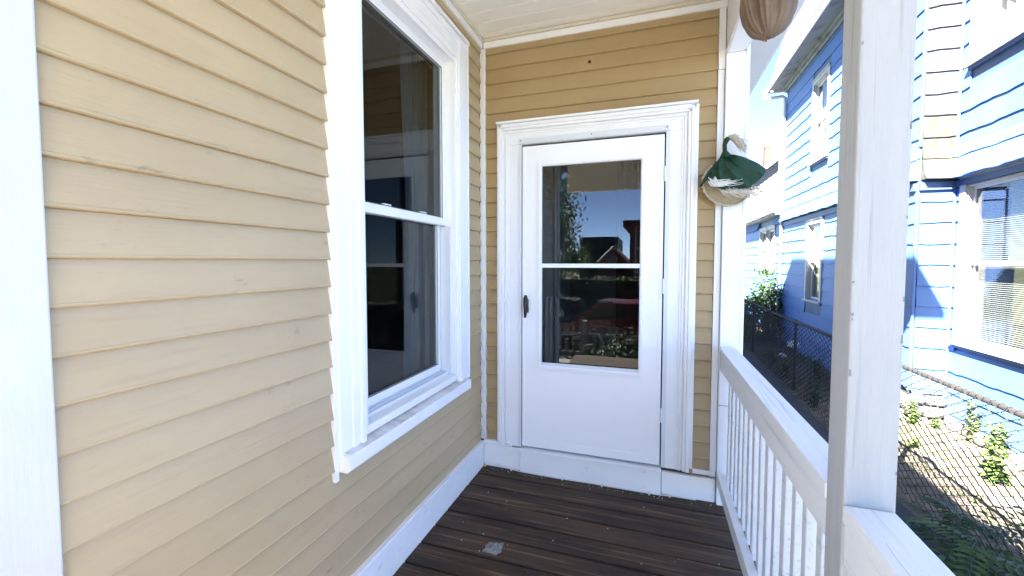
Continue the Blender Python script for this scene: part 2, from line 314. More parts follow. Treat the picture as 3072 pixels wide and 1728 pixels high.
# ------------------------------------------------------------------ window in the side wall
b = MB()
y0, y1, z0, z1 = -1.47, -.292, .70, 2.80
ci, cj = WH[0], WH[1]
for (a, c, m0, m1) in ((y0, ci, 0, 1), (cj, y1, 1, 0)):
    FS.box(b, a, c, -.01, .030, z0, 2.66)
    if m0: FS.box(b, a + .012, a + .040, .0302, .040, z0, 2.775); FS.box(b, a + .052, a + .085, .0302, .0345, z0, 2.73)
    else: FS.box(b, c - .040, c - .012, .0302, .040, z0, 2.775); FS.box(b, c - .085, c - .052, .0302, .0345, z0, 2.73)
FS.box(b, y0, y1, -.01, .030, 2.6605, z1)
FS.box(b, y0 + .041, y1 - .041, .0302, .039, 2.755, 2.785); FS.box(b, y0 + .086, y1 - .086, .0302, .0345, 2.70, 2.73)
FS.box(b, ci, ci + .022, -.12, .022, z0 + .03, 2.66); FS.box(b, cj - .022, cj, -.12, .022, z0 + .03, 2.66); FS.box(b, ci + .022, cj - .022, -.12, .022, 2.63, 2.66)
win = b.build('window', 'white_paint', house, bevel=.003)
b = MB(); FS.box(b, y0 - .022, y0 - .001, 0, .0225, .610, 2.802); FS.box(b, y1 + .001, y1 + .014, 0, .034, .70, 2.825); FS.box(b, y0 - .025, y1 + .016, 0, .040, 2.803, 2.826)
b.build('trim_channel', 'white_vinyl', win, bevel=.002)
b = MB(); b.prism([(-.03, .722), (.066, .703), (.066, .650), (.056, .641), (.0, .641), (-.03, .66)], y0 + .001, y1 - .042, lambda p, a: (p[0], a, p[1])); b.build('sill', 'white_paint', win, bevel=.003)
b = MB(); b.prism([(-.028, .7245), (.060, .7075), (.060, .7050), (-.028, .7220)], y0 + .02, y1 - .048, lambda p, a: (p[0], a, p[1])); b.build('sill_grime', 'sill_dirty', win)
b = MB(); b.prism([(-.118, .785), (-.004, .766), (.024, .762), (.028, .757), (.028, .7275), (-.118, .7275)], ci + .001, cj - .001, lambda p, a: (p[0], a, p[1])); b.build('sub_sill', 'white_vinyl', win, bevel=.002)
b = MB()
for k in range(4): b.box(-.030 - .022 * k, -.024 - .022 * k, ci + .024, cj - .024, .75, .782 + .004 * k)
b.build('sash_track', 'aluminium', win)
def sash(name, x, za, zb, top, bot, st=.047, th=.03):
    b = MB(); a, c = ci + .024, cj - .024
    b.box(x - th, x, a, a + st, za, zb); b.box(x - th, x, c - st, c, za, zb)
    b.box(x - th, x, a + st, c - st, zb - top, zb); b.box(x - th, x, a + st, c - st, za, za + bot)
    s = b.build(name, 'white_vinyl', win, bevel=.003)
    p = MB().box(x - .018, x - .012, a + st - .004, c - st + .004, za + bot - .004, zb - top + .004).build('pane', 'glass', win)
    p2 = MB(); p2.box(x - .0005, x + .0012, c - st - .004, c - st - .0005, za + bot, zb - top); p2.box(x - .0005, x + .0012, a + st, c - st, zb - top - .004, zb - top - .0005); p2.box(x - .0005, x + .0012, a + st, c - st, za + bot + .0005, za + bot + .004)
    p2.build('glazing_gasket', 'black', win); return s
sash('upper_sash', -.035, 1.665, 2.628, .045, .045); sash('lower_sash', -.072, .786, 1.705, .04, .042)
b = MB(); b.box(-.068, -.004, cj - .040, cj - .0235, .77, 1.66); b.build('jamb_liner', 'aluminium', win, bevel=.001)
for yy in (-1.05, -.72): MB().box(-.062, -.038, yy - .03, yy + .03, 1.706, 1.722).build('sash_lock', 'white_vinyl', win, bevel=.003)
# curtain behind the pane
def curtain(name, x, ya, yb, z0, z1, m, folds, amp, taper=0):
    b = MB(); n = folds * 8
    b.grid(lambda u, v: (x + amp * math.sin(u * folds * 2 * math.pi) + .008 * math.sin(u * 31), ya + (yb - ya) * (u * (1 - taper * math.sin(v * math.pi) ** 2) + taper * math.sin(v * math.pi) ** 2), z0 + (z1 - z0) * v), n, 14)
    return b
c = curtain('curtain', -.22, -.66, -.36, .72, 2.69, 'curtain', 7, .018, .15).build('curtain', 'curtain', None, smooth=True)
tag(c, 'white sheer curtain hanging behind the right side of the porch window', 'curtain')
b = MB(); b.tube([(-.22, -1.5, 2.70), (-.22, -.3, 2.70)], .008, 6); tag(b.build('curtain_rod', 'aluminium', None), 'thin rod above the sheer curtain inside the porch window', 'curtain rod')

# ------------------------------------------------------------------ door in the end wall
b = MB()
X0, X1, T = .142, 1.378, 2.375
for s_, e_, sg in ((X0, .30, 1), (1.22, X1, -1)):
    FE.box(b, s_, e_, -.01, .024, .165, 2.235)
    o_ = s_ if sg > 0 else e_
    def bx(a, c, d0, d1, zz0, zz1): FE.box(b, min(o_ + sg * a, o_ + sg * c), max(o_ + sg * a, o_ + sg * c), d0, d1, zz0, zz1)
    bx(.0, .022, .0242, .046, .165, T - .022); bx(.0222, .040, .0242, .040, .165, T - .040); bx(.048, .060, .0242, .034, .165, T - .06); bx(.0602, .074, .0242, .029, .165, T - .075)
FE.box(b, X0, X1, -.01, .024, 2.2355, T)
FE.box(b, X0 + .022, X1 - .022, .0242, .046, T - .0218, T); FE.box(b, X0 + .0402, X1 - .0402, .0242, .040, T - .040, T - .022); FE.box(b, X0 + .060, X1 - .060, .0242, .034, T - .060, T - .048); FE.box(b, X0 + .074, X1 - .074, .0242, .029, T - .0745, T - .0602)
cas = b.build('door_casing', 'white_paint', house, bevel=.0025)
b = MB(); b.prism([(0, T + .002), (.058, T + .002), (.060, T + .016), (0, T + .026)], X0 - .012, X1 + .012, lambda p, a: (a, -p[0], p[1])); b.build('drip_cap', 'white_vinyl', cas, bevel=.002)
for q0, q1, qd in ((X0 - .014, X0 - .001, .030), (X1 + .001, X1 + .018, .034)):
    b = MB(); FE.box(b, q0, q1, 0, qd, .187, T); b.build('trim_channel', 'white_vinyl', cas, bevel=.002)
b = MB(); FE.box(b, .302, 1.218, 0, .052, -.012, .150); b.build('riser', 'white_skirt', cas, bevel=.004)
b = MB(); b.prism([(-.10, .170), (.060, .158), (.060, .1515), (-.10, .1515)], .300, 1.219, lambda p, a: (a, -p[0], p[1])); b.build('threshold', 'white_skirt', cas, bevel=.002)
b = MB(); FE.box(b, .285, 1.235, .0242, .033, 2.232, 2.272); FE.box(b, .285, 1.235, .0332, .043, 2.236, 2.244); b.build('drip_rail', 'aluminium', cas, bevel=.001)
b = MB(); FE.box(b, .288, .306, .0242, .034, .175, 2.231); FE.box(b, 1.216, 1.240, .0242, .034, .175, 2.231); b.build('mounting_rail', 'aluminium', cas, bevel=.001)
for (px, pz) in ((.30, 2.258), (.77, 2.258), (1.22, 2.258), (.76, 2.325), (1.231, 2.0), (1.231, 1.5), (1.231, .62), (1.231, .36), (.294, 1.9), (.294, 1.1), (.294, .5)):
    d = .0335 if pz < 2.3 else .0242
    MB().tube([(px, -d, pz), (px, -d - .003, pz)], .004, 8).build('screw', 'dark_gap' if pz > 2.2 else 'aluminium', cas)
# slab with opening, moulding, panes
b = MB(); D0, D1 = -.012, .030
gx0, gx1, g0, g1 = .420, 1.100, .725, 2.105
FE.box(b, .312, gx0, D0, D1, .180, 2.218); FE.box(b, gx1, 1.208, D0, D1, .180, 2.218); FE.box(b, gx0, gx1, D0, D1, .180, g0); FE.box(b, gx0, gx1, D0, D1, g1, 2.218)
door = b.build('storm_door', 'door_enamel', house, weld=True)
b = MB()
FE.box(b, .313, 1.207, D1 + .0003, D1 + .003, .182, .235); FE.box(b, .313, .332, D1 + .0003, D1 + .003, .236, 2.217); FE.box(b, 1.188, 1.207, D1 + .0003, D1 + .003, .236, 2.217)
b.build('edge_band', 'door_enamel', door, bevel=.001)
b = MB()
for (w0, w1, d) in ((0, .012, .008), (.0122, .024, .013), (.0242, .030, .005)):
    q0, q1, r0, r1 = gx0 + w0 - .004, gx1 - w0 + .004, g0 + w0 - .004, g1 - w0 + .004; ww = w1 - w0
    FE.box(b, q0, q0 + ww, .0, D1 + d, r0, r1); FE.box(b, q1 - ww, q1, .0, D1 + d, r0, r1); FE.box(b, q0 + ww, q1 - ww, .0, D1 + d, r1 - ww, r1); FE.box(b, q0 + ww, q1 - ww, .0, D1 + d, r0, r0 + ww)
FE.box(b, gx0 + .02, gx1 - .02, .0, D1 + .004, 1.410, 1.437)
b.build('glass_moulding', 'door_enamel', door, bevel=.0015)
MB().box(gx0 + .02, gx1 - .02, -.022, -.018, 1.430, g1 - .02).build('upper_pane', 'glass_door', door)
MB().box(gx0 + .02, gx1 - .02, -.012, -.008, g0 + .02, 1.415).build('lower_pane', 'glass_dark', door)
b = MB(); FE.box(b, gx0 + .027, gx1 - .027, .020, .031, g0 + .026, g0 + .046); b.build('pane_sill', 'aluminium', door, bevel=.001)
h = MB(); h.tube([(.345, -.034, 1.150), (.345, -.060, 1.150)], .012, 10); h.tube([(.345, -.062, 1.222), (.347, -.072, 1.20), (.347, -.074, 1.16), (.345, -.070, 1.11), (.341, -.064, 1.075)], [.010, .017, .016, .012, .008], 10)
FE.box(h, .333, .357, .0302, .036, 1.105, 1.195); h.build('handle', 'black', door, smooth=True)
for pz in (1.98, 1.30, .50):
    b = MB(); b.tube([(1.212, -.038, pz - .045), (1.212, -.038, pz + .045)], .006, 8); FE.box(b, 1.209, 1.226, .0345, .038, pz - .045, pz + .045); b.build('hinge', 'aluminium', door)
# hall contents seen through the glass
t = thing('inner_door', 'white inner door standing open behind the storm door glass', 'door', (.36, .12, .17))
b = MB(); b.hexa([(.345, .12, .17), (.388, .12, .17), (.47, .90, .17), (.427, .905, .17), (.345, .12, 2.2), (.388, .12, 2.2), (.47, .90, 2.2), (.427, .905, 2.2)]); b.build('panel', 'room_white', t)
b = MB(); b.tube([(.46, .83, 1.12), (.50, .826, 1.12), (.515, .824, 1.12), (.54, .822, 1.12), (.55, .821, 1.12)], [.012, .012, .026, .026, .012], 10); b.build('knob', 'brass', t, smooth=True)
c = MB(); c.grid(lambda u, v: (.43 + .10 * u + .012 * math.sin(u * 30), .16 + .06 * math.sin(u * 25), .2 + 1.0 * v), 24, 6); tag(c.build('door_curtain', 'curtain', None, smooth=True), 'pale curtain hanging inside at the left edge of the storm door glass', 'curtain')
t = thing('lantern_chandelier', 'dark metal lantern chandelier hanging in the hall behind the door glass', 'chandelier', (.98, 1.5, 2.1))
b = MB()
cx, cy = .98, 1.5
tp = [(cx - .13, cy - .13), (cx + .13, cy - .13), (cx + .13, cy + .13), (cx - .13, cy + .13)]; bt = [(cx - .09, cy - .09), (cx + .09, cy - .09), (cx + .09, cy + .09), (cx - .09, cy + .09)]
for i in range(4):
    j = (i + 1) % 4; b.tube([(*tp[i], 2.50), (*bt[i], 2.10)], .007, 5); b.tube([(*tp[i], 2.5), (*tp[j], 2.5)], .007, 5); b.tube([(*bt[i], 2.1), (*bt[j], 2.1)], .007, 5)
b.tube([(cx, cy, 2.75), (cx, cy, 2.15)], .006, 5); b.build('frame', 'black', t)
for dx, dy in ((-.05, 0), (.05, 0), (0, .05)):
    MB().tube([(cx + dx, cy + dy, 2.15), (cx + dx, cy + dy, 2.27), (cx + dx, cy + dy, 2.28), (cx + dx, cy + dy, 2.40)], [.012, .012, .02, .02], 8).build('candle_glass', 'glass', t)

# ================================================================== PORCH FLOOR, CEILING, BEAM, ROOF
pf = struct(MB().box(.03, 1.60, -3.70, -.06, -.30, -.10).build('porch_floor', 'dark_gap'))
pm = MB().box(0, 1.64, 0, .1385, -.028, 0).mesh('plank', 'deck', bevel=.003)
for k in range(25):
    yk = -.005 - .1495 * (k + 1)
    o = link('plank', pm, pf, (.0285, yk + .004, random.uniform(-.0018, .0006)))
    o.rotation_euler = (random.uniform(-.004, .004), 0, random.uniform(-.0012, .0012))
pc = struct(MB().box(-.14, 1.54, -3.9, .01, 2.985, 3.02).build('porch_ceiling', 'cream'))
cmesh = MB().box(0, 1.55, 0, .1085, 0, .012).mesh('ceiling_board', 'cream', bevel=.004)
for k in range(36): link('ceiling_board', cmesh, pc, (-.01, -.102 + .1095 - .1095 * k - .108, 2.968 + random.uniform(-.0008, .0008)))
beam = MB().box(1.535, 1.625, -3.95, -.001, 2.638, 3.05).build('porch_beam', 'white_paint', None, bevel=.004)
tag(beam, 'white boxed beam running along the top of the porch above the railing', 'beam')
b = MB(); b.box(1.528, 1.5345, -3.9, -.030, 2.641, 2.664); b.build('bead', 'white_paint', beam, bevel=.002)
b = MB(); b.box(1.6255, 1.640, -3.9, -.047, 2.641, 2.69); b.build('bead', 'white_paint', beam, bevel=.002)
fb = MB().box(-.14, 1.53, -4.02, -3.90, 2.55, 3.05).build('porch_beam', 'white_paint', None, bevel=.004); tag(fb, 'white boxed beam across the open front of the porch behind the viewer', 'beam')
pr_ = thing('porch_roof', 'porch roof overhang with white soffit and dark drip edge beyond the beam', 'roof', (1.9, 0, 2.95))
b = MB(); b.hexa([(1.64, -4.3, 2.965), (1.93, -4.3, 2.925), (1.93, 1.6, 2.925), (1.64, 1.6, 2.965), (1.64, -4.3, 2.99), (1.93, -4.3, 2.95), (1.93, 1.6, 2.95), (1.64, 1.6, 2.99)]); b.build('soffit', 'white_paint', pr_)
b = MB(); b.box(1.9305, 1.952, -4.3, 1.6, 2.925, 3.03); b.build('fascia', 'white_paint', pr_, bevel=.003)
b = MB(); b.box(1.88, 1.975, -4.3, 1.6, 3.031, 3.048); b.build('drip_edge', 'soffit_grey', pr_)
b = MB(); b.hexa([(-.1, -4.3, 3.45), (1.97, -4.3, 3.05), (1.97, 1.6, 3.05), (1.66, 1.6, 3.11), (-.1, -4.3, 3.49), (1.97, -4.3, 3.09), (1.97, 1.6, 3.09), (1.66, 1.6, 3.15)][:0] or [(-.1, -4.3, 3.06), (1.97, -4.3, 3.06), (1.97, -.02, 3.06), (-.1, -.02, 3.06), (-.1, -4.3, 3.4), (1.97, -4.3, 3.09), (1.97, -.02, 3.09), (-.1, -.02, 3.4)]); b.build('roof_deck', 'roof_shingle', pr_)
b = MB(); b.box(-1.8, -.102, -4.6, -2.47, 3.0, 3.09); b.box(-.1, 1.97, -4.6, -4.302, 3.0, 3.09); b.build('sun_block_roof', 'roof_shingle', pr_)  # unseen roof panels added to keep the sun off the porch floor
b = MB(); b.box(1.66, 1.97, -.018, 1.6, 3.06, 3.09); b.build('roof_return', 'roof_shingle', pr_)

# ================================================================== POST AND RAILINGS
PX0, PX1, PY0, PY1 = 1.528, 1.617, -1.735, -1.646
tag(MB().box(PX0, PX1, PY0, PY1, -.02, 2.6375).build('porch_post', 'post_paint', None, bevel=.005), 'square white wooden porch post with visible grain between the two railings', 'post')
def railing(label, ya, yb, n, first):
    t = thing('porch_railing', label, 'railing', (1.57, (ya + yb) / 2, 0), 'white porch railings')
    b = MB().box(1.5265, 1.615, ya, yb, .912, .950); b.build('top_rail', 'white_rail', t, bevel=.004)
    b = MB().box(1.531, 1.570, ya, yb, .822, .9080); b.build('upper_rail', 'white_rail', t, bevel=.003)
    b = MB().box(1.529, 1.568, ya, yb, .128, .200); b.build('bottom_rail', 'white_rail', t, bevel=.003)
    bm_ = _bal; step = (yb - ya) / (n + .2)
    for k in range(n):
        o = link('baluster', bm_, t, (1.572, yb - step * (k + .62), .165)); o.rotation_euler = (0, random.uniform(-.004, .004), random.uniform(-.05, .05))
    return t
_bal = MB().box(0, .038, -.020, .020, 0, .69).mesh('baluster', 'white_rail', bevel=.003)
r1 = railing('white railing with square balusters running from the post to the house corner', PY1 + .0005, -.0565, 15, 0)
b = MB().box(1.523, 1.530, -.075, -.056, .815, .948); b.build('end_block', 'white_rail', r1, bevel=.002)
r2 = railing('white railing section nearest the viewer, on the near side of the post', -3.86, PY0 - .0005, 19, 0)
tag(MB().box(PX0, PX1, -3.95, -3.861, -.02, 2.6375).build('porch_post', 'post_paint', None, bevel=.005), 'square white porch post at the front corner behind the viewer', 'post')

# grey knots, chips and hairline checks in the old paint of post and rail
post0 = [o for o in bpy.data.objects if o.name == 'porch_post'][0]; rnd = random.Random(64)
b = MB()
for k in range(16):
    z = rnd.uniform(.98, 2.5); e = rnd.choice([PX0 + .0035, PX1 - .0035]); w_ = rnd.uniform(.0008, .002); h_ = rnd.uniform(.004, .02)
    b.box(e - w_, e + w_, PY0 - .0006, PY0 + .002, z, z + h_)
stuff(b.build('paint_chips', 'crack_grey', post0))
b = MB()
for k in range(14):
    yy = rnd.uniform(-2.2, -.2); xx = rnd.uniform(1.54, 1.60); L_ = rnd.uniform(.1, .5); q = []
    if yy < PY1 + .05 and yy + L_ > PY0 - .05: continue
    for i in range(9): q.append((xx + .006 * math.sin(i * .5 + k), yy + L_ * i / 8, .9502))
    b.tube(q, .0003, 4)
stuff(b.build('paint_cracks', 'crack_grey', r1))

# ================================================================== SMALL THINGS ON THE PORCH
# crumpled plastic on the planks
b = MB(); rnd = random.Random(5)
def crumple(u, v):
    return (.365 + .085 * u + rnd.uniform(-.006, .006), -.885 + .085 * v + .012 * u + rnd.uniform(-.006, .006), .004 + rnd.uniform(0, .016) * (1 if .1 < u < .9 and .1 < v < .9 else .3))
b.grid(crumple, 6, 6); tag(b.build('plastic_scrap', 'clear_scrap', None), 'crumpled scrap of clear plastic lying on the dark planks', 'litter')
# white cable along the foot of the end wall
b = MB(); cab = [(.030, -.040, .26), (.036, -.044, .21), (.034, -.044, .12), (.034, -.044, .03), (.045, -.048, .012), (.10, -.045, .010), (.20, -.050, .012), (.28, -.056, .008), (.33, -.064, .010), (.55, -.062, .006), (.80, -.064, .010), (1.05, -.062, .007), (1.20, -.066, .009), (1.30, -.048, .006), (1.42, -.046, .005)]
cb_ = tag(b.tube(cab, .0035, 6).build('cable', 'cable_white', None, smooth=True), 'thin white cable stapled along the foot of the door wall', 'cable')
for px, py in ((.24, -.053), (.60, -.064), (.86, -.066), (1.15, -.068), (1.27, -.056)):
    MB().box(px - .005, px + .005, py - .007, py + .010, .0, .017).build('clip', 'cable_white', cb_, bevel=.002)
b = MB(); b.grid(lambda u, v: (.036 + .018 * u, -.062 + .016 * v, .003 + .016 * math.sin(u * 3.1) * math.sin(v * 3.1)), 5, 5); tag(b.build('leaf_crumb', 'yellow', None), 'small yellow crumb in the corner of the porch floor', 'debris')
b = MB(); rnd = random.Random(11)
for k in range(90):
    px, py = rnd.uniform(.06, 1.5), rnd.choice([rnd.uniform(-1.6, -.07), rnd.uniform(-.10, -.06)]); s = rnd.uniform(.0012, .0045); a = rnd.uniform(0, 6)
    b.poly([(px + s * math.cos(a + q * 1.57), py + s * math.sin(a + q * 1.57), .0022) for q in range(4)] + [(px, py, .0022 + s * .8)], [(0, 1, 4), (1, 2, 4), (2, 3, 4), (3, 0, 4)])
o = stuff(b.build('paint_flakes', 'cable_white', None)); o['label'] = 'scattered pale paint flakes and crumbs on the dark planks'; o['category'] = 'debris'

# hat ornament on the corner pilaster (drawn on the plane y = -.12)
def HP(zx, zy, y=-.12): return (1.3051 + zx * 2.985e-4 + zy * 6.1e-6, y, 2.2246 - zx * 3.0e-5 - zy * 3.415e-4)
t = thing('hat_ornament', 'green felt hat with raffia tassel hung over a straw disc on the white corner', 'ornament', (1.55, -.05, 1.79))
b = MB(); cx, cz, rx, rz = 785, 905, 440, 368
def disc(u, v):
    a = u * 2 * math.pi; p = HP(cx + rx * v * math.cos(a), cz + rz * v * math.sin(a)); return (p[0], -.088 + .02 * v * v, p[2])
b.grid(disc, 40, 5); b.build('straw_disc', 'straw', t, smooth=True)
b = MB()
def rim(u, v):
    a = u * 2 * math.pi; k = .91 + .10 * v + .012 * math.sin(a * 23 + 2 * math.sin(a * 5)) * (.3 + v); p = HP(cx + rx * k * math.cos(a), cz + rz * k * math.sin(a)); return (p[0], -.074 - .014 * math.sin(v * math.pi) - .004 * math.sin(a * 37), p[2])
b.grid(rim, 150, 4); b.build('ruffled_edge', 'ribbon', t, smooth=True)
rp = [(285, 985), (330, 990), (370, 880), (430, 890), (500, 965), (650, 1040), (860, 1032), (1080, 1000), (1230, 900), (1340, 790), (1400, 700), (1412, 645)]
def lerp(a, c, f): return (a[0] + (c[0] - a[0]) * f, a[1] + (c[1] - a[1]) * f)
def rimp(u):
    q = u * (len(rp) - 1); i = min(int(q), len(rp) - 2); return lerp(rp[i], rp[i + 1], q - i)
def felt(u, v):
    ap = (715 + 45 * u, 425); e = rimp(u); ml = (470, 625); mr = (1120, 440)
    mid = lerp(ap, e, .5)
    if u < .25: f = (1 - u / .25) ** 2; mid = lerp(mid, ml, f * .8)
    if u > .62: f = ((u - .62) / .38) ** 2; mid = lerp(mid, mr, f)
    x = (1 - v) ** 2 * ap[0] + 2 * v * (1 - v) * mid[0] + v * v * e[0]; z = (1 - v) ** 2 * ap[1] + 2 * v * (1 - v) * mid[1] + v * v * e[1]
    edge = math.sin(u * math.pi) ** .6 if 0 < u < 1 else 0
    d = -.10 - .085 * math.sin(min(1, v * .95) * math.pi * .75) * edge + v * .024 * (abs(math.sin(u * 17 + 1.3 * math.sin(v * 5))) ** .6 - .5) * edge - .010 * math.exp(-((v - .52) / .05) ** 2) * edge * (1 if u < .6 else 0) - .008 * math.sin(v * 9 + u * 6) * edge
    return HP(x, z, d)
b = MB(); b.grid(felt, 72, 26); o = b.build('felt_hat', 'felt', t, smooth=True)
sm = o.modifiers.new('thick', 'SOLIDIFY'); sm.thickness = .003; sm.offset = 1
b = MB(); b.tube([HP(740, 470, -.11), HP(722, 400, -.125), HP(715, 300, -.13), HP(740, 235, -.135), HP(775, 195, -.135)], [.030, .012, .011, .014, .012], 10); b.build('hat_neck', 'felt', t, smooth=True)
b = MB(); rnd = random.Random(3)
for k in range(200):
    f = rnd.random(); ex, ez = (860 + 200 * math.sin(f * 2.3), 135 + 300 * f ** 1.1); ex += rnd.uniform(-60, 30); ez += rnd.uniform(-20, 20)
    q_ = rnd.uniform(.6, 1.2); ex = 770 + (ex - 770) * q_; ez = 190 + (ez - 190) * q_
    mx, mz = (770 + (ex - 770) * .5 + rnd.uniform(-15, 25), 190 + (ez - 190) * .4 - 35 * f * q_ + rnd.uniform(-15, 15)); dy = rnd.uniform(-.03, .025)
    b.tube([HP(770, 195, -.13), HP(mx, mz, -.135 + dy * .6), HP((mx + ex) / 2 + 15, (mz + ez) / 2 - 8, -.135 + dy), HP(ex, ez, -.13 + dy)], [.0020, .0026, .0022, .0009], 4)
b.build('tassel', 'raffia', t)
b = MB()
for k in range(26):
    x0, z0_ = rnd.uniform(430, 560), rnd.uniform(890, 985); x1, z1_ = rnd.uniform(700, 1010), rnd.uniform(885, 1000); mz = max(z0_, z1_) + rnd.uniform(10, 60)
    b.tube([HP(x0 - 25, z0_ - 40, -.188), HP(x0 + 30, (z0_ + mz) / 2, -.195), HP((x0 + x1) / 2, mz - 25, -.198), HP(x1, z1_ - rnd.uniform(-10, 20), -.196)], [.0012, .0016, .0016, .0008], 4)
b.build('white_strands', 'raffia_white', t)
b = MB()
for k in range(46):
    x0, z0_ = rnd.uniform(560, 1100), rnd.uniform(1010, 1070); L_ = rnd.uniform(150, 420); x1 = min(1420, x0 + L_); z1_ = z0_ + rnd.uniform(20, 160) * (1 if x0 < 900 else .6)
    b.tube([HP(x0, z0_ - 25, -.15), HP(x0 + L_ * .2, z0_ + 25 + rnd.uniform(-15, 15), -.165), HP(x0 + L_ * .6, (z0_ + z1_) / 2 + rnd.uniform(10, 40), -.16), HP(x1, z1_, -.15 + rnd.uniform(-.03, .02))], [.0013, .0017, .0015, .0006], 4)
for k in range(16):
    x0 = rnd.uniform(1180, 1260); b.tube([HP(x0, 940, -.12), HP(x0 + rnd.uniform(30, 90), 990 + rnd.uniform(-20, 30), -.125), HP(x0 + rnd.uniform(40, 180), 1060 + rnd.uniform(-40, 60), -.12)], [.001, .0012, .0005], 4)
b.build('raffia_fringe', 'raffia', t)
b = MB()
for k in range(5):
    x0 = 1000 + 48 * k; b.tube([HP(x0, 1030 - 22 * k, -.135), HP(x0 + 18, 1070 - 22 * k, -.148), HP(x0 + 10, 1120 - 26 * k, -.13)], [.004, .0055, .003], 6)
b.build('rim_cord', 'ribbon', t, smooth=True)

# carved brown pod hanging from the beam
t = thing('hanging_pod', 'brown ribbed pod-shaped ornament hanging from the porch beam', 'ornament', (1.560, -.85, 2.32))
b = MB(); C0 = Vector((1.560, -.85, 2.455)); 
def pod(u, v):
    a = u * 2 * math.pi; th = math.pi * (.03 + .94 * v)
    prof = math.sin(th) ** .8; zz = -math.cos(th)
    n = 9; rdg = abs(math.sin(a * n / 2 + .55 * math.sin(2.4 * v) + .5 * math.sin(a * 2))) ** .55
    r = .096 * prof * (.70 + .32 * rdg) + .004 * math.sin(a * 31 + v * 9) * prof
    r += .012 * math.exp(-((a - 4.5) / .35) ** 2) * prof * math.sin(v * math.pi)
    return (C0.x + r * math.cos(a), C0.y + r * math.sin(a), C0.z + .137 * zz * (1 if zz < 0 else .9) + .004 * rdg)
b.grid(pod, 144, 40); b.build('body', 'pod', t, smooth=True, weld=True)
b = MB(); rnd = random.Random(2)
for k in range(7): a = k * .9; b.tube([(1.56 + .006 * math.cos(a), -.85 + .006 * math.sin(a), 2.335), (1.56 + .016 * math.cos(a), -.85 + .016 * math.sin(a), 2.316 + rnd.uniform(-.004, .004))], [.006, .004], 6)
b.build('tip', 'pod', t, smooth=True)
b = MB(); b.tube([(1.56, -.85, 2.57), (1.57, -.85, 2.637)], .004, 6); b.build('cord', 'raffia', t)

# ================================================================== BLUE HOUSE
BH = thing('blue_house', 'blue shingled two storey house beyond the wire fence', 'house', (4.9, 5, -.75))
def flare(z): return .115 * max(0, min(1, (3.0 - z) / .48)) ** 2 if z > 2.5 else 0
def course(fr, wall, a0, a1, z0, z1, m, seed, name='shingle_course'):
    rnd = random.Random(seed); b = MB(); n = max(3, int((a1 - a0) / .1)); ph = rnd.uniform(0, 6)
    off = rnd.uniform(0, .61); P = []
    for i in range(n + 1):
        a = a0 + (a1 - a0) * i / n
        wv = .007 * math.sin(a * 10.3 + ph) + .004 * math.sin(a * 23 + ph * 2) + rnd.uniform(-.002, .002)
        zb = z0 + wv; fb, ft = flare(z0), flare(z1)
        P += [fr.p(a, -.002, zb), fr.p(a, .021 + fb, zb), fr.p(a, .022 + fb, zb + .006), fr.p(a, .0055 + flare((z0 + z1) / 2) + .0075, (z0 + z1) / 2), fr.p(a, .005 + ft, z1 + .02), fr.p(a, -.002, z1 + .02)]
    F = [(6 * i + k, 6 * i + k + 1, 6 * i + k + 7, 6 * i + k + 6) for i in range(n) for k in range(5)]
    F += [(0, 1, 2, 3, 4, 5), tuple(6 * n + k for k in (5, 4, 3, 2, 1, 0))]
    b.poly(P, F); o = b.build(name, m, wall)
    # thin butt joints between the single shingles
    return o
def shingle_wall(fr, name, L0, L1, zlo, zhi, holes, m='blue', pitch=.281, phase=2.53, hole_depth=.0):
    b = MB(); holes_slab(fr, b, L0, L1, zlo, zhi, -.15, -.004, holes); wl = b.build(name, 'blue_dark', BH)
    k = math.ceil((zlo - phase) / pitch) - 1; sd = int(L1 * 100 + fr.o.x * 10)
    while phase + k * pitch < zhi - .02:
        z0 = max(zlo, phase + k * pitch); z1 = min(zhi, phase + (k + 1) * pitch); k += 1
        if z1 - z0 < .03: continue
        hh = [(h[0] - .09, h[1] + .09, h[2] - .07, h[3] + .09) for h in holes]
        top = z1 if not (abs(z1 - 2.53) < .02) else z1 - .03
        for a0, a1 in spans(L0, L1, z0, z1, hh):
            sd += 1; course(fr, wl, a0, a1, z0, top, m(z0) if callable(m) else m, sd)
    return wl
FA = Fr((4.52, 4.353, 0), (0, 1, 0), (-1, 0, 0))       # long wall
FJ = Fr((4.52, 4.353, 0), (1, 0, 0), (0, -1, 0))       # return facing the street
FN = Fr((4.92, 4.353, 0), (0, -1, 0), (-1, 0, 0))      # near wall, running towards the viewer
FR_ = Fr((4.62, 10.5, 0), (0, 1, 0), (-1, 0, 0))       # rear addition
hA = [(3.20, 4.00, 3.66, 5.34), (3.30, 4.12, .62, 2.28)]
hN = [(.22, 1.45, .44, 2.42), (.27, 1.4, 3.95, 5.6)]
hR = [(1.15, 2.85, 1.22, 2.45)]
shingle_wall(FA, 'long_wall', 0.002, 6.05, -.30, 6.12, hA)
shingle_wall(FJ, 'return_wall', 0.02, .40, -.34, 6.12, [], lambda z: 'blue' if z < 2.5 else ('stain_olive' if z < 3.3 else 'stain_grey'))
shingle_wall(FN, 'near_wall', -.0, 6.2, -.60, 6.12, hN)
shingle_wall(FR_, 'addition_wall', 0, 7.5, -.6, 2.75, hR)
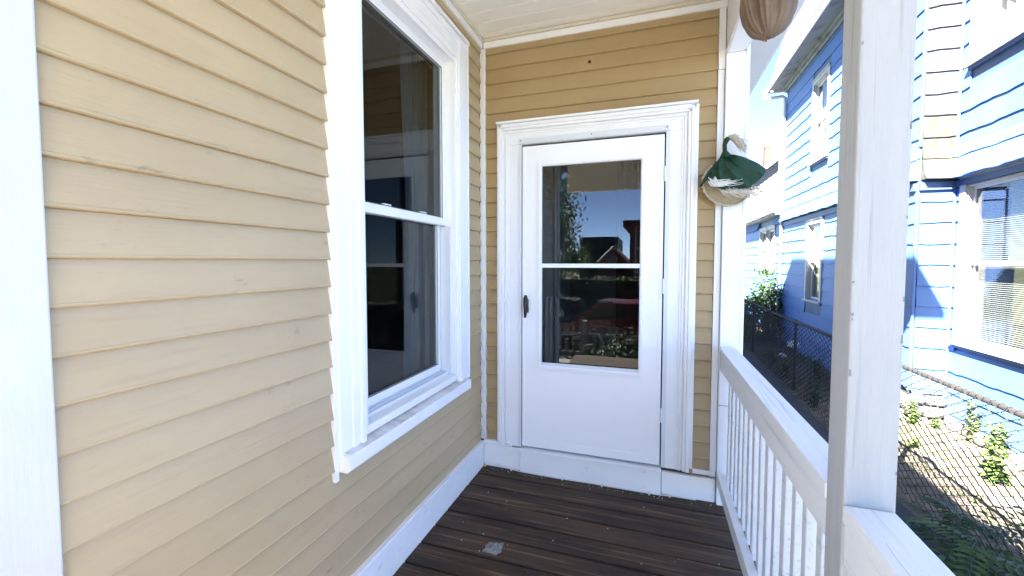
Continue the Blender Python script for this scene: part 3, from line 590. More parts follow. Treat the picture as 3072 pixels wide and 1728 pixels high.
# first-storey frieze below the flare, corner boards
b = MB(); FA.box(b, .02, 6.04, .004, .045, 2.40, 2.50); FJ.box(b, .0, .39, .006, .045, 2.40, 2.50); FN.box(b, .03, 6.2, .004, .045, 2.42, 2.50); b.build('shadow_frieze', 'blue_dark', BH)  # dark blue band paints in the shadow beneath the flare
b = MB(); b.box(4.49, 4.523, 4.322, 4.3525, -.3, 2.38); b.build('corner_strip', 'blue', BH, bevel=.003)
b = MB(); b.box(4.502, 4.528, 4.33, 4.36, 2.98, 6.1); b.build('corner_strip', 'blue', BH, bevel=.003)
b = MB(); b.box(4.880, 4.905, 4.318, 4.345, -.55, 6.1); b.build('corner_strip', 'blue', BH, bevel=.003)
# foundation
b = MB(); FA.box(b, .0, 6.05, -.2, -.03, -.80, -.302); FR_.box(b, 0, 7.5, -.2, -.02, -.8, -.602); fd = b.build('painted_foundation', 'blue', BH)
b = MB(); FJ.box(b, .02, .42, -.2, -.02, -.80, -.342); FN.box(b, 0, 6.2, -.2, -.03, -.80, -.602); fd = b.build('stone_foundation', 'mortar', BH)
def stone_mesh(seed, sx, sy, sz):
    rnd = random.Random(seed); bm = bmesh.new(); bmesh.ops.create_cube(bm, size=1); bmesh.ops.subdivide_edges(bm, edges=bm.edges, cuts=2, use_grid_fill=True)
    for v in bm.verts:
        l = v.co.length; v.co = v.co * (1 - .22 * (l - .5) / .366) ; v.co += Vector([rnd.uniform(-.05, .05) for _ in range(3)]); v.co = Vector((v.co.x * sx, v.co.y * sy, v.co.z * sz))
    me = bpy.data.meshes.new('stone'); bm.to_mesh(me); bm.free(); me.materials.append(M['stone'])
    for p in me.polygons: p.use_smooth = True
    return me
rnd = random.Random(21)
for (x, y, z, a, c, e) in ((4.60, 4.36, -.42, .17, .14, .13), (4.80, 4.36, -.43, .24, .14, .14), (4.55, 4.34, -.57, .20, .16, .15), (4.76, 4.33, -.58, .24, .16, .14), (4.92, 4.33, -.60, .12, .16, .16), (4.58, 4.31, -.71, .26, .18, .13), (4.82, 4.30, -.72, .26, .18, .12), (4.47, 4.37, -.46, .10, .2, .2), (4.45, 4.45, -.66, .12, .3, .2)):
    link('stone', stone_mesh(rnd.random(), a, c, e), fd, (x, y, z))
for k in range(16):
    y = 4.16 - k * .27 + rnd.uniform(-.04, .04); link('stone', stone_mesh(rnd.random(), .18, rnd.uniform(.20, .30), rnd.uniform(.13, .18)), fd, (4.93 + rnd.uniform(-.015, .02), y, -.685 + rnd.uniform(-.02, .02)))

def bwindow(fr, h, cw=.085, sill_d=.07, mid=.5, blind=None, curt=None, paint='old_white', meet=True, muntin=False, glassm='glass_old', depth=.09):
    a0, a1, z0, z1 = h; b = MB()
    fr.box(b, a0 - cw, a0, -.02, .034, z0 - .02, z1 + cw); fr.box(b, a1, a1 + cw, -.02, .034, z0 - .02, z1 + cw); fr.box(b, a0 + .0005, a1 - .0005, -.02, .034, z1, z1 + cw)
    fr.box(b, a0 - .0005, a0 + .02, -.14, .010, z0, z1); fr.box(b, a1 - .02, a1 + .0005, -.14, .010, z0, z1); fr.box(b, a0 + .0205, a1 - .0205, -.14, .010, z1 - .025, z1 - .001)
    wn = b.build('window', paint, BH, bevel=.002)
    b = MB(); fr.box(b, a0 - cw - .012, a1 + cw + .012, -.02, .052, z1 + cw + .001, z1 + cw + .028); b.build('head_cap', paint, wn)
    b = MB(); fr.box(b, a0 - cw - .02, a1 + cw + .02, -.14, sill_d, z0 - .06, z0 - .021); b.build('sill', paint, wn, bevel=.002)
    b = MB(); fr.box(b, a0 - cw, a1 + cw, .0, .040, z0 - .10, z0 - .0605); b.build('apron', 'blue_dark', wn)
    zm = z0 + (z1 - z0) * mid
    for (nm, d, u0, u1) in (('upper_sash', -.035, zm - .02, z1 - .026), ('lower_sash', -.068, z0 + .001, zm + .02)):
        b = MB(); s = .042; c0, c1 = a0 + .021, a1 - .021
        fr.box(b, c0, c0 + s, d - .03, d, u0, u1); fr.box(b, c1 - s, c1, d - .03, d, u0, u1); fr.box(b, c0 + s, c1 - s, d - .03, d, u1 - s, u1); fr.box(b, c0 + s, c1 - s, d - .03, d, u0, u0 + s)
        if muntin: fr.box(b, (c0 + c1) / 2 - .012, (c0 + c1) / 2 + .012, d - .025, d - .004, u0 + s, u1 - s)
        b.build(nm, 'white_far', wn)
        b = MB(); fr.box(b, c0 + s, c1 - s, d - .018, d - .014, u0 + s, u1 - s); b.build('pane', glassm, wn)
    if blind:
        b = MB(); z = z0 + .05 + blind * (z1 - z0)
        while z < z1 - .03:
            b.hexa([fr.p(a0 + .03, -.150, z), fr.p(a1 - .03, -.150, z), fr.p(a1 - .03, -.132, z - .018), fr.p(a0 + .03, -.132, z - .018), fr.p(a0 + .03, -.150, z + .0015), fr.p(a1 - .03, -.150, z + .0015), fr.p(a1 - .03, -.132, z - .0165), fr.p(a0 + .03, -.132, z - .0165)]); z += .024
        stuff(b.build('blind', 'blind', wn))
    if curt:
        for (c0, c1) in curt:
            b = MB(); b.grid(lambda u, v: fr.p(c0 + (c1 - c0) * u, -.17 + .02 * math.sin(u * 22), z0 + (z1 - z0) * v), 24, 3); b.build('curtain', 'curtain_tan', wn, smooth=True)
    # dark box of the room behind
    b = MB(); fr.box(b, a0 - .3, a1 + .3, -1.2, -1.17, z0 - .3, z1 + .3); fr.box(b, a0 - .3, a0 - .27, -1.17, -.151, z0 - .3, z1 + .3); fr.box(b, a1 + .27, a1 + .3, -1.17, -.151, z0 - .3, z1 + .3); fr.box(b, a0 - .27, a1 + .27, -1.17, -.151, z1 + .27, z1 + .3); fr.box(b, a0 - .27, a1 + .27, -1.17, -.151, z0 - .3, z0 - .27); b.build('room', 'room', wn)
    return wn
bwindow(FA, hA[0], curt=[(3.2, 3.45), (3.75, 4.0)], glassm='glass_old'); bwindow(FA, hA[1], curt=[(3.75, 4.12)], glassm='glass_old')
bwindow(FN, hN[0], cw=.10, blind=.0001); bwindow(FN, hN[1], cw=.10, curt=[(.27, .75)])
for (q0, q1) in ((1.15, 1.96), (2.04, 2.85)):
    bwindow(FR_, (q0, q1, 1.22, 2.45), cw=.075, muntin=True, curt=[(q0, q0 + .25)], glassm='glass_old')
# eave, soffit, gutter, downspout
b = MB(); b.hexa([(4.10, 4.2, 6.10), (4.505, 4.2, 6.10), (4.505, 10.55, 6.10), (4.10, 10.55, 6.10), (4.10, 4.2, 6.125), (4.505, 4.2, 6.125), (4.505, 10.55, 6.125), (4.10, 10.55, 6.125)]); b.box(4.505, 4.91, 0, 4.33, 6.12, 6.14); b.build('soffit', 'soffit_grey', BH)
b = MB(); b.box(4.40, 4.496, 4.36, 10.42, 6.02, 6.099); b.box(4.455, 4.494, 4.36, 10.41, 5.95, 6.019); b.build('crown_moulding', 'soffit_grey', BH)
b = MB(); b.box(4.065, 4.10, 4.2, 10.57, 6.08, 6.21); b.build('fascia', 'white_far', BH, bevel=.006)
b = MB(); b.box(3.96, 4.56, 10.58, 10.68, 6.06, 6.17); b.build('gutter', 'white_far', BH, bevel=.01)
b = MB(); b.tube([(4.02, 10.63, 6.10), (4.02, 10.63, 5.98), (4.06, 10.62, 5.92), (4.42, 10.50, 5.90), (4.47, 10.45, 5.84), (4.475, 10.43, 5.6), (4.475, 10.43, -.55)], .045, 8); b.build('downspout', 'white_far', BH, smooth=True)
b = MB()
for z in (5.2, 3.0, 1.0): b.box(4.42, 4.50, 10.38, 10.48, z, z + .03)
b.build('downspout_strap', 'white_far', BH)
# steep white upper storey above the eave with lap lines
b = MB(); b.hexa([(4.12, 4.2, 6.20), (6.5, 4.2, 6.20), (6.5, 10.45, 6.20), (4.12, 10.45, 6.20), (4.95, 4.2, 9.4), (6.5, 4.2, 9.4), (6.5, 10.25, 9.4), (4.95, 10.25, 9.4)]); ug = b.build('upper_storey', 'white_far', BH)
for k in range(24):
    z = 6.42 + k * .122; xx = 4.12 + .83 * (z - 6.2) / 3.2
    MB().hexa([(xx - .020, 4.25, z), (xx + .05, 4.25, z), (xx + .05, 10.16, z), (xx - .020, 10.16, z), (xx + .012, 4.25, z + .12), (xx + .05, 4.25, z + .12), (xx + .05, 10.16, z + .12), (xx + .012, 10.16, z + .12)]).build('lap_board', 'lap_white', ug)
for k in range(3):
    b = MB(); y = 10.22 + .08 * k; b.hexa([(4.12, y, 6.30), (4.2, y, 6.30), (4.2, y + .055, 6.30), (4.12, y + .055, 6.30), (4.91, y - .2, 9.4), (4.99, y - .2, 9.4), (4.99, y - .145, 9.4), (4.91, y - .145, 9.4)]); b.build('corner_trim', 'white_far', ug)
b = MB(); b.prism([(4.5, 9.4), (6.3, 10.6), (6.3, 9.4)], 4.0, 10.6, lambda p, a: (p[0], a, p[1])); b.build('roof', 'roof_shingle', BH)
# rear addition roof and the dark core of the house
b = MB(); b.hexa([(4.35, 10.55, 2.75), (4.64, 10.55, 2.75), (4.64, 18.2, 2.75), (4.35, 18.2, 2.75), (4.33, 10.55, 2.80), (4.64, 10.55, 2.80), (4.64, 18.2, 2.80), (4.33, 18.2, 2.80)]); b.build('addition_soffit', 'soffit_grey', BH)
b = MB(); b.hexa([(4.30, 10.54, 2.81), (6.5, 10.54, 2.81), (6.5, 18.3, 2.81), (4.30, 18.3, 2.81), (4.30, 10.54, 2.90), (6.5, 10.54, 3.9), (6.5, 18.3, 3.9), (4.30, 18.3, 2.90)]); b.build('addition_roof', 'roof_shingle', BH)
b = MB(); b.box(6.2, 6.25, -1.8, 18, -.8, 6.1); b.box(4.67, 6.2, 10.35, 10.40, -.6, 6.1); b.box(5.08, 6.2, -1.85, -1.8, -.7, 6.1); b.box(4.78, 6.2, 18, 18.05, -.8, 2.8); b.box(4.68, 6.2, 4.5, 10.3, 6.07, 6.09); b.box(5.08, 6.2, -1.8, 4.5, 6.07, 6.09); b.build('inner_shell', 'room', BH)

# ================================================================== WIRE FENCE
XF, ZT, ZB = 3.45, .442, -.735
fn = thing('wire_fence', 'rusty chain link fence between the two houses', 'fence', (XF, 5, ZB))
b = MB(); b.tube([(XF + .01 * math.sin(y * .9), y, ZT + .006 * math.sin(y * 1.7)) for y in [-3.8 + .4 * k for k in range(47)]], .0215, 10); b.build('top_rail', 'rust', fn, smooth=True)
for y in (-3.8, -.65, 2.42, 5.48, 8.60, 11.7, 14.6):
    b = MB(); b.tube([(XF + .028, y, ZB - .1), (XF + .028, y, ZT - .022)], .024, 8); p = b.build('post', 'rust', fn, smooth=True)
    MB().tube([(XF + .004, y, ZT - .035), (XF + .028, y, ZT - .01), (XF + .028, y, ZT + .03)], [.026, .03, .016], 8).build('post_cap', 'rust', p, smooth=True)
b = MB(); W_ = .072; rh = .037; nrow = int((ZT + .012 - ZB) / rh); rnd = random.Random(8)
for k in range(int(19.4 / W_)):
    y = -3.8 + k * W_; bow = .016 * math.sin(k * .09)
    pts = [(XF - .024 + (.003 if (j + k) % 2 else -.003) + bow * math.sin(j / nrow * 3.1), y + (.515 if (j + k) % 2 else -.515) * W_ + .004 * math.sin(j * .4 + k * .11), ZT + .016 - j * rh + .008 * math.sin(k * .05)) for j in range(nrow + 1)]
    b.tube(pts, .0056, 3, False)
    b.tube([(XF - .022, y + .010, ZT + .002), (XF - .012, y, ZT + .030), (XF + .006, y - .006, ZT + .034 + rnd.uniform(-.004, .006)), (XF + .024, y - .012, ZT + .010)], .0026, 3, False)
stuff(b.build('wire_mesh', 'galv', fn))
b = MB(); b.tube([(XF - .024, y, -.62 + .015 * math.sin(y)) for y in [-3.8 + .5 * k for k in range(39)]], .002, 4); b.build('tension_wire', 'galv', fn)

# ================================================================== PLANTS
def leaf(b, p, d, n, L_, W2, droop=.25):
    d = d.normalized(); s = d.cross(n).normalized() if d.cross(n).length > 1e-4 else d.orthogonal().normalized(); n2 = s.cross(d)
    m = p + d * L_ * .45 - Vector((0, 0, droop * L_ * .2)) + n2 * L_ * .04; e = p + d * L_ - Vector((0, 0, droop * L_))
    b.poly([p, m + s * W2, e, m - s * W2], [(0, 1, 2), (0, 2, 3)])
def rv(rnd): return Vector((rnd.uniform(-1, 1), rnd.uniform(-1, 1), rnd.uniform(-1, 1)))
def plant(at, h, stems, leaves, L_, label, mt='leaf_light', seed=1, spread=.4, cat='weed', group='weeds between the fence and the blue house', name='weed', pinnate=False, pot=None):
    rnd = random.Random(seed); t = thing(name, label, cat, at, group); b = MB(); f = MB(); base = Vector(at)
    for s in range(stems):
        a = rnd.uniform(0, 6.28); lean = rnd.uniform(.1, 1) * spread; hh = h * rnd.uniform(.55, 1)
        p0 = base + Vector((rnd.uniform(-.03, .03), rnd.uniform(-.03, .03), -.02)); dirv = Vector((math.cos(a) * lean, math.sin(a) * lean, 1))
        pts = [p0 + Vector((dirv.x * q * q, dirv.y * q * q, q)) * hh for q in (0, .3, .6, .85, 1)]
        b.tube(pts, [.005 * h + .002, .004 * h + .002, .003, .002, .0012], 5)
        if pinnate:
            for q in range(leaves):
                u = .3 + .7 * q / leaves; i = min(3, int(u * 4)); pp = p0 + Vector((dirv.x * u * u, dirv.y * u * u, u)) * hh
                aa = q * 2.4 + rnd.uniform(-.3, .3); dd = Vector((math.cos(aa), math.sin(aa), .35)); LL = L_ * 5.5 * rnd.uniform(.7, 1.1)
                sp = [pp + dd * LL * w_ - Vector((0, 0, .5 * LL * w_ * w_)) for w_ in (0, .33, .66, 1)]; b.tube(sp, [.0025, .002, .0015, .001], 4)
                for w_ in range(2, 10):
                    g_ = w_ / 9.5; q0 = pp + dd * LL * g_ - Vector((0, 0, .5 * LL * g_ * g_)); sd = Vector((-dd.y, dd.x, 0)).normalized()
                    for sg in (-1, 1): leaf(f, q0, sd * sg + dd * .35 + rv(rnd) * .12, Vector((0, 0, 1)) + rv(rnd) * .15, L_ * rnd.uniform(.85, 1.15) * (1.2 - .5 * g_), L_ * .17, .25)
        else:
            for q in range(leaves):
                u = rnd.uniform(.15, 1); pp = p0 + Vector((dirv.x * u * u, dirv.y * u * u, u)) * hh
                leaf(f, pp, Vector((rnd.uniform(-1, 1), rnd.uniform(-1, 1), rnd.uniform(-.1, .7))), Vector((0, 0, 1)) + rv(rnd) * .5, L_ * rnd.uniform(.6, 1.15), L_ * .24 * rnd.uniform(.8, 1.2))
    b.build('stem', 'leaf_dark', t); f.build('foliage', mt, t); return t
Z = -.735
plant((4.50, 4.20, Z), .36, 9, 18, .075, 'leafy weed at the foot of the stone foundation corner beside the porch post', seed=1)
plant((4.70, 4.10, Z), .22, 7, 14, .065, 'low weed growing in front of the foundation stones', seed=2)
plant((4.85, 3.72, Z), .62, 7, 22, .085, 'tall weed rising against the near blue wall beyond the fence', seed=3)
plant((4.82, 3.25, Z), .55, 8, 20, .09, 'broad leaved weed at the foot of the near blue wall', seed=4)
plant((4.40, 2.62, Z), .50, 8, 20, .11, 'bright weed standing alone on the sunlit bare soil', seed=5)
plant((4.10, 3.35, Z), .16, 8, 12, .06, 'small low weed on the sunlit soil behind the fence', seed=6)
plant((3.78, 3.15, Z), .28, 8, 16, .06, 'weed at the edge of the shade behind the fence', 'leaf', seed=7)
plant((4.78, 2.55, Z), .65, 8, 22, .10, 'bushy weed beneath the window of the near blue wall', seed=8)
plant((4.75, 1.95, Z), .8, 8, 24, .11, 'tall weed by the foundation at the right edge of the view', seed=9)
plant((4.30, 1.75, Z), .5, 7, 18, .09, 'feathery weed on the bare soil near the right edge', 'leaf', seed=10)
plant((3.55, 6.30, Z), .45, 9, 22, .10, 'light green weed growing at the foot of the fence in the shade', 'leaf_light', seed=11)
plant((3.50, 4.55, Z), .55, 9, 20, .08, 'dark weed climbing through the shaded fence', 'leaf_dark', seed=12)
plant((3.60, 7.40, Z), .40, 9, 20, .08, 'dark weed low in the shaded strip by the fence', 'leaf_dark', seed=13)
plant((4.0, 6.1, Z), .6, 9, 22, .09, 'dark weed in the shade under the blue wall window', 'leaf_dark', seed=14)
plant((4.3, 5.3, Z), .5, 9, 22, .09, 'dark weed beside the shaded painted foundation', 'leaf_dark', seed=16)
SG = 'leafy saplings by the driveway edge'
plant((3.22, 1.02, Z), .62, 3, 8, .085, 'dark sapling with feathered leaves in front of the fence', 'leaf_dark', 31, .35, 'sapling', SG, 'sapling', True)
plant((3.12, .62, Z), .60, 3, 8, .09, 'low leafy sapling in the lower right corner', 'leaf', 32, .45, 'sapling', SG, 'sapling', True)
plant((3.80, 1.05, Z), .70, 2, 6, .09, 'sapling with feathered leaves just behind the fence at the right edge', 'leaf_dark', 33, .35, 'sapling', SG, 'sapling', True)
# overgrown shrub in the sun at the far end
def shrub(at, rx, ry, rz, n, L_, label, mt, seed, name='shrub'):
    rnd = random.Random(seed); t = thing(name, label, 'shrub', at); c = Vector(at) + Vector((0, 0, rz)); f = MB(); b = MB()
    cl = [c + Vector((rnd.uniform(-1, 1) * rx, rnd.uniform(-1, 1) * ry, rnd.uniform(-1, 1) * rz)) * .8 for _ in range(26)]
    for q in cl: b.tube([Vector(at), (Vector(at) + q) / 2 + rv(rnd) * .12, q], [.012, .008, .003], 5)
    for k in range(n):
        q = rnd.choice(cl); p = q + Vector((rnd.gauss(0, .13), rnd.gauss(0, .16), rnd.gauss(0, .12)))
        leaf(f, p, rv(rnd) + Vector((0, 0, .1)), Vector((0, 0, 1)) + rv(rnd) * .7, L_ * rnd.uniform(.6, 1.2), L_ * .3)
    b.build('branches', 'bark', t); f.build('foliage', mt, t); return t
shrub((3.75, 10.9, Z), .42, .9, .75, 2600, .10, 'overgrown leafy shrub in the sun behind the far end of the fence', 'leaf_light', 41)
shrub((4.30, 11.3, Z), .18, .8, 1.15, 1300, .10, 'tangled shrub climbing the pale wall of the rear addition', 'leaf', 42)
shrub((4.30, 10.35, Z), .10, .16, .85, 520, .09, 'vine twining up the foot of the white downspout', 'leaf_dark', 43, 'vine')
# leaf litter
b = MB(); rnd = random.Random(77)
for k in range(1500):
    x, y = (rnd.uniform(1.7, 3.4), rnd.uniform(0, 14)) if rnd.random() < .5 else (rnd.uniform(3.3, 4.6), rnd.uniform(.5, 11))
    p = Vector((x, y, -.722)); a = rnd.uniform(0, 6.28); leaf(b, p, Vector((math.cos(a), math.sin(a), rnd.uniform(0, .4))), Vector((0, 0, 1)) + rv(rnd) * .3, rnd.uniform(.02, .055), rnd.uniform(.006, .014), .0)
o = stuff(b.build('leaf_litter', 'dry_leaf', None)); o['label'] = 'dry leaves scattered over the ground between the houses'; o['category'] = 'leaf litter'
b = MB(); rnd = random.Random(78)
for k in range(900):
    x, y = rnd.uniform(3.5, 4.8), rnd.uniform(.8, 11); p = Vector((x, y, -.738))
    for q in range(3): leaf(b, p, Vector((rnd.uniform(-.6, .6), rnd.uniform(-.6, .6), 1)), Vector((1, 0, 0)) + rv(rnd), rnd.uniform(.03, .09), .005, .0)
o = stuff(b.build('low_grass', 'leaf', None)); o['label'] = 'thin low grass on the soil behind the fence'; o['category'] = 'grass'
# scattered rocks on the soil
rnd = random.Random(55)
for k, (x, y) in enumerate(((4.55, 3.5), (4.72, 3.05), (4.62, 2.2), (4.2, 2.1), (4.05, 2.85))):
    o = link('rock', stone_mesh(k + .3, rnd.uniform(.12, .24), rnd.uniform(.14, .26), rnd.uniform(.07, .12)), None, (x, y, Z + .02))
    tag(o, ['grey rock on the soil nearest the foundation corner', 'grey rock at the foot of the near blue wall', 'grey rock among the weeds toward the right edge', 'flat grey rock on the soil nearest the fence at right', 'grey rock in the middle of the sunlit soil'][k], 'rock', 'rocks on the sunlit soil')
# litter
def bag(at, s, label, seed):
    rnd = random.Random(seed); bm = bmesh.new(); bmesh.ops.create_icosphere(bm, subdivisions=3, radius=s)
    for v in bm.verts: v.co = Vector((v.co.x * 1.1, v.co.y, max(v.co.z, -.3 * s) * .9)) * rnd.uniform(.72, 1.15)
    me = bpy.data.meshes.new('plastic_bag'); bm.to_mesh(me); bm.free(); me.materials.append(M['plastic']); tag(link('plastic_bag', me, None, at), label, 'litter')
bag((4.18, 8.05, -.42), .12, 'crumpled white plastic bag caught beyond the fence by the blue wall', 1)
bag((4.0, 8.2, -.70), .07, 'scrap of white paper on the shaded ground behind the fence', 2)

# ================================================================== FAR HOUSE WITH CHIMNEY
fh = thing('pale_house', 'pale grey clapboard house with gable far behind the blue house', 'house', (9, 26, -.75))
b = MB(); b.prism([(4.0, -.75), (14, -.75), (14, 4.5), (9.6, 8.62), (4.0, 4.1)], 25.0, 32, lambda p, a: (p[0], a, p[1])); wl = b.build('wall', 'pale_siding', fh)
for k in range(52):
    z = -.6 + k * .17; xl = 4.0 if z < 4.1 else 4.0 + (z - 4.1) * 5.6 / 4.52; xr = 14 if z < 4.5 else 14 - (z - 4.5) * 4.4 / 4.12
    if xr - xl > .3: MB().hexa([(xl + .05, 24.96, z), (xr - .05, 24.96, z), (xr - .05, 25.02, z), (xl + .05, 25.02, z), (xl + .05, 24.99, z + .168), (xr - .05, 24.99, z + .168), (xr - .05, 25.02, z + .168), (xl + .05, 25.02, z + .168)]).build('clapboard', 'pale_siding', wl)
b = MB(); b.hexa([(3.6, 24.6, 3.78), (9.6, 24.6, 8.64), (9.6, 32.3, 8.64), (3.6, 32.3, 3.78), (3.5, 24.6, 3.95), (9.6, 24.6, 8.88), (9.6, 32.3, 8.88), (3.5, 32.3, 3.95)]); b.hexa([(9.602, 24.6, 8.64), (14.5, 24.6, 4.05), (14.5, 32.3, 4.05), (9.602, 32.3, 8.64), (9.602, 24.6, 8.88), (14.6, 24.6, 4.2), (14.6, 32.3, 4.2), (9.602, 32.3, 8.88)]); rf = b.build('roof', 'white_far', fh)
ch = MB().box(7.55, 7.95, 27, 27.5, 6.3, 8.55).build('chimney', 'brick', rf); 
t = thing('roof_antenna', 'thin white television aerial above the brick chimney', 'antenna', (7.4, 26.5, 7))
b = MB(); b.tube([(7.46, 26.8, 7.0), (7.46, 26.8, 9.05)], .03, 6); b.build('mast', 'aluminium', t)
b = MB(); b.tube([(6.95, 26.8, 8.92), (8.3, 26.8, 9.20)], .022, 5)
for k in range(11): x = 7.0 + k * .125; z = 8.93 + k * .026; L_ = .15 + .05 * k; b.tube([(x, 26.8 - L_, z), (x, 26.8 + L_, z)], .010, 4); b.tube([(x, 26.8, z - .0), (x + .1, 26.8, z + .05 + .03 * k)], .008, 4)
b.tube([(6.98, 26.8, 8.92), (7.46, 26.8, 8.6)], .012, 4); b.build('boom', 'aluminium', t)

# ================================================================== STREET IN FRONT (seen in the door glass)
pk = thing('picket_fence', 'grey picket fence along the front yard mirrored in the door glass', 'fence', (0, -7.0, -.95))
pm = MB(); pm.prism([(-.04, 0), (.04, 0), (.04, .86), (0, .93), (-.04, .86)], -.01, .01, lambda p, a: (p[0], a, p[1])); pm = pm.mesh('picket', 'fence_paint')
for k in range(46): link('picket', pm, pk, (-5.2 + k * .165, -7.0, -.92 + random.uniform(-.01, .01)))
b = MB(); b.box(-5.3, 2.4, -6.98, -6.94, -.72, -.64); b.box(-5.3, 2.4, -6.98, -6.94, -.28, -.20); b.build('rail', 'fence_paint', pk)
for x in (-4.4, -2.4, -.35, 1.8): MB().box(x, x + .11, -6.93, -6.82, -1.1, .10).build('post', 'fence_paint', pk)
# parked car
def car(at, label):
    t = thing('parked_car', label, 'car', at); x0, y0, z0 = at
    side = [(-2.25, .35), (-2.28, .62), (-2.1, .80), (-1.55, .90), (-1.05, 1.36), (-.75, 1.43), (.45, 1.43), (.75, 1.36), (1.35, .98), (2.05, .90), (2.25, .72), (2.27, .40), (2.1, .28), (-2.1, .28)]
    b = MB(); W = .86
    rows = [(-W, 1.0, .0), (-W * .97, 1, .0), (W * .97, 1, .0), (W, 1, .0)]
    def sec(yv, p):
        tap = .17 * max(0, (p[1] - .9) / .53); y = yv * (1 - tap); return (x0 + p[0], y0 + y, z0 + p[1])
    n = len(side); P = [sec(-W, p) for p in side] + [sec(W, p) for p in side]
    b.poly(P, [tuple(range(n - 1, -1, -1)), tuple(range(n, 2 * n))] + [(i, (i + 1) % n, n + (i + 1) % n, n + i) for i in range(n)])
    b.build('body', 'car_red', t, bevel=.04, smooth=True)
    for s in (-1, 1):
        for q in ([(-1.32, .95), (-.95, 1.33), (-.1, 1.36), (-.1, .95)], [(-.03, .95), (-.03, 1.36), (.5, 1.36), (1.15, .98)]):
            b = MB(); P = [sec(s * (W + .012), p) for p in q]; b.poly(P, [(0, 1, 2, 3)]); o = b.build('window', 'black', t); o.modifiers.new('t', 'SOLIDIFY').thickness = .01
        for wx in (-1.4, 1.35):
            wl = MB().tube([(x0 + wx, y0 + s * .70, z0 + .32), (x0 + wx, y0 + s * .89, z0 + .32)], .32, 20).build('wheel', 'tyre', t); MB().tube([(x0 + wx, y0 + s * .88, z0 + .32), (x0 + wx, y0 + s * .897, z0 + .32)], .20, 16).build('rim', 'chrome', wl)
        MB().box(x0 - 2.29, x0 - 2.2, y0 + s * .62 - .14, y0 + s * .62 + .14, z0 + .6, z0 + .72).build('headlight', 'chrome', t, bevel=.02)
        MB().box(x0 + 2.2, x0 + 2.29, y0 + s * .62 - .14, y0 + s * .62 + .14, z0 + .66, z0 + .80).build('tail_light', 'car_red', t, bevel=.02)
    return t
car((.6, -10.3, -1.16), 'red car parked at the kerb mirrored in the door glass')
def tree(at, h, cr, n, label, seed, mt='leaf', L_=.16):
    rnd = random.Random(seed); t = thing('street_tree', label, 'tree', at, 'street trees mirrored in the door glass'); b = MB(); f = MB(); A = Vector(at)
    top = A + Vector((0, 0, h * .5)); b.tube([A, A + Vector((.05, 0, h * .25)), top], [.14, .11, .08], 8); ends = []
    for k in range(22):
        a = rnd.uniform(0, 6.28); rr = cr * rnd.uniform(.35, 1); e = A + Vector((math.cos(a) * rr, math.sin(a) * rr, h * rnd.uniform(.38, 1))); s0 = A + Vector((0, 0, h * rnd.uniform(.25, .5)))
        b.tube([s0, (s0 + e) / 2 + rv(rnd) * .2, e], [.05, .03, .008], 5); ends.append(e)
    for k in range(n):
        e = rnd.choice(ends); p = e + Vector((rnd.gauss(0, .38), rnd.gauss(0, .38), rnd.gauss(0, .30))); leaf(f, p, rv(rnd), Vector((0, 0, 1)) + rv(rnd), L_ * rnd.uniform(.6, 1.2), L_ * .32)
    b.build('trunk', 'bark', t); f.build('crown', mt, t); return t
tree((-3.6, -12.5, -1.1), 5.6, 1.6, 8000, 'slender leafy street tree mirrored at the left of the door glass', 51)
tree((-4.3, -19.5, -1.1), 5.4, 2.4, 8000, 'rounder street tree mirrored beside the slender one', 52)
tree((-9.5, -16, -1.1), 7.5, 3.0, 5200, 'large street tree on the far left mirrored behind the others', 53)
# shrubs in front of the deck
shrub((.6, -5.6, -.75), .9, .5, .35, 1600, .09, 'leafy front yard shrub below the porch deck', 'leaf_dark', 61)
def block(name, label, at, x0, x1, y0, y1, z1, m, wins, roof=None, wmat='black', trim='white_far'):
    t = thing(name, label, 'building', at); z0 = -1.1
    MB().box(x0, x1, y0, y1, z0, z1).build('wall', m, t)
    nx, nz, ww, wh = wins
    for i in range(nx):
        for j in range(nz):
            x = x0 + (x1 - x0) * (i + .5) / nx; z = z0 + (z1 - z0) * (j + .55) / nz
            wn = MB().box(x - ww / 2 - .12, x + ww / 2 + .12, y1 + .002, y1 + .08, z - wh / 2 - .12, z + wh / 2 + .12).build('window', trim, t); MB().box(x - ww / 2, x + ww / 2, y1 + .081, y1 + .10, z - wh / 2, z + wh / 2).build('pane', wmat, wn)
    if roof: MB().box(x0 - .5, x1 + .5, y0 - .5, y1 + .5, z1 + .001, z1 + .5).build('cornice', roof, t)
    return t
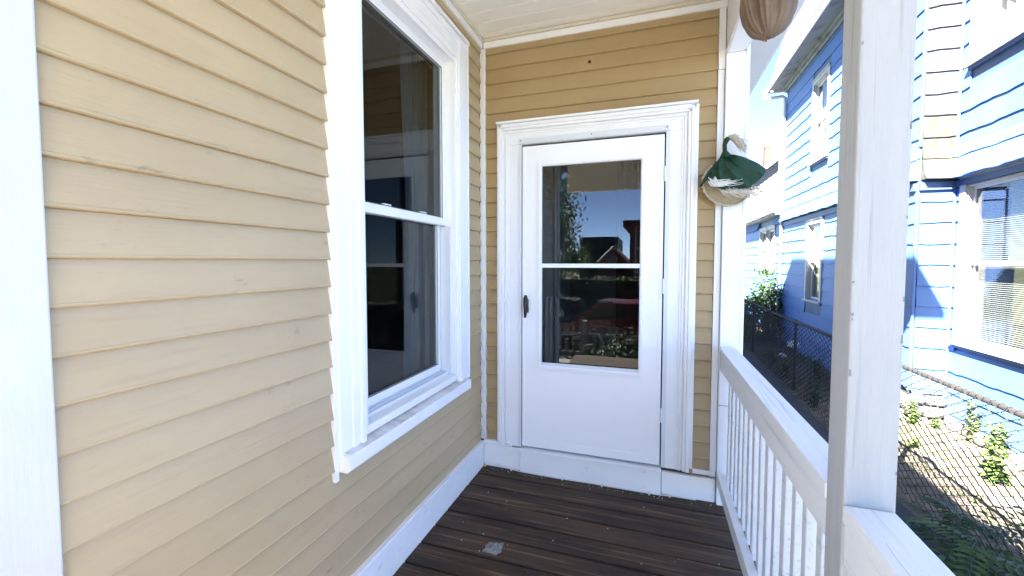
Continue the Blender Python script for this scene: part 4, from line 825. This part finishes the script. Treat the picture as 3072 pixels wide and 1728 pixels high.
block('apartment_house', 'dark maroon three storey house across the street mirrored in the door glass', (2, -34, -1.1), -.5, 9, -44, -31, 4.1, 'maroon', (5, 3, .9, 1.5), 'maroon')
block('apartment_block', 'long dark apartment block far across the street mirrored in the door glass', (-12, -70, -1.1), -9.8, -4.2, -80, -66, 5.4, 'dark_block', (9, 4, 1.1, 1.2), None)
t = thing('gable_house', 'small maroon house with white gable trim across the street', 'house', (-2.2, -38, -1.1))
b = MB(); b.prism([(-3.4, -1.1), (-1.0, -1.1), (-1.0, 1.6), (-2.2, 2.75), (-3.4, 1.6)], -44, -36, lambda p, a: (p[0], a, p[1])); b.build('wall', 'maroon', t)
b = MB(); b.tube([(-3.6, -35.95, 1.4), (-2.2, -35.95, 2.8), (-.8, -35.95, 1.4)], .10, 4); b.build('gable_trim', 'white_far', t)
wn = MB().box(-2.55, -1.85, -36, -35.94, 1.0, 1.9).build('window', 'white_far', t); MB().box(-2.45, -1.95, -35.939, -35.93, 1.1, 1.8).build('pane', 'black', wn)
rnd_h = random.Random(91); t = thing('hedge', 'dark clipped hedge across the street mirrored in the door glass', 'hedge', (-4, -21, -1.1))
f = MB(); b = MB()
for k in range(9000):
    p = Vector((rnd_h.uniform(-13, 6), rnd_h.uniform(-21.6, -20.4), -1.1 + 1.75 * rnd_h.random() ** .7)); leaf(f, p, rv(rnd_h), Vector((0, 1, 1)) + rv(rnd_h), .16, .05)
b.box(-13, 6, -21.4, -20.7, -1.2, .45); b.build('branches', 'bark', t); f.build('foliage', 'leaf_dark', t)
# parked dark van across the street
t2 = car((-4.0, -16.2, -1.16), 'red car parked on the far side of the street mirrored small in the door glass')
for c_ in list(t2.children):
    if c_.name.startswith('body'): c_.data.materials[0] = M['dark_block']
t2['label'] = 'dark car parked on the far side of the street mirrored small in the door glass'

# ------------------------------------------------------------------ render defaults
sc.render.engine = 'CYCLES'; sc.cycles.max_bounces = 10; sc.cycles.diffuse_bounces = 5; sc.cycles.transparent_max_bounces = 24
sc.render.resolution_x = 1024; sc.render.resolution_y = 576
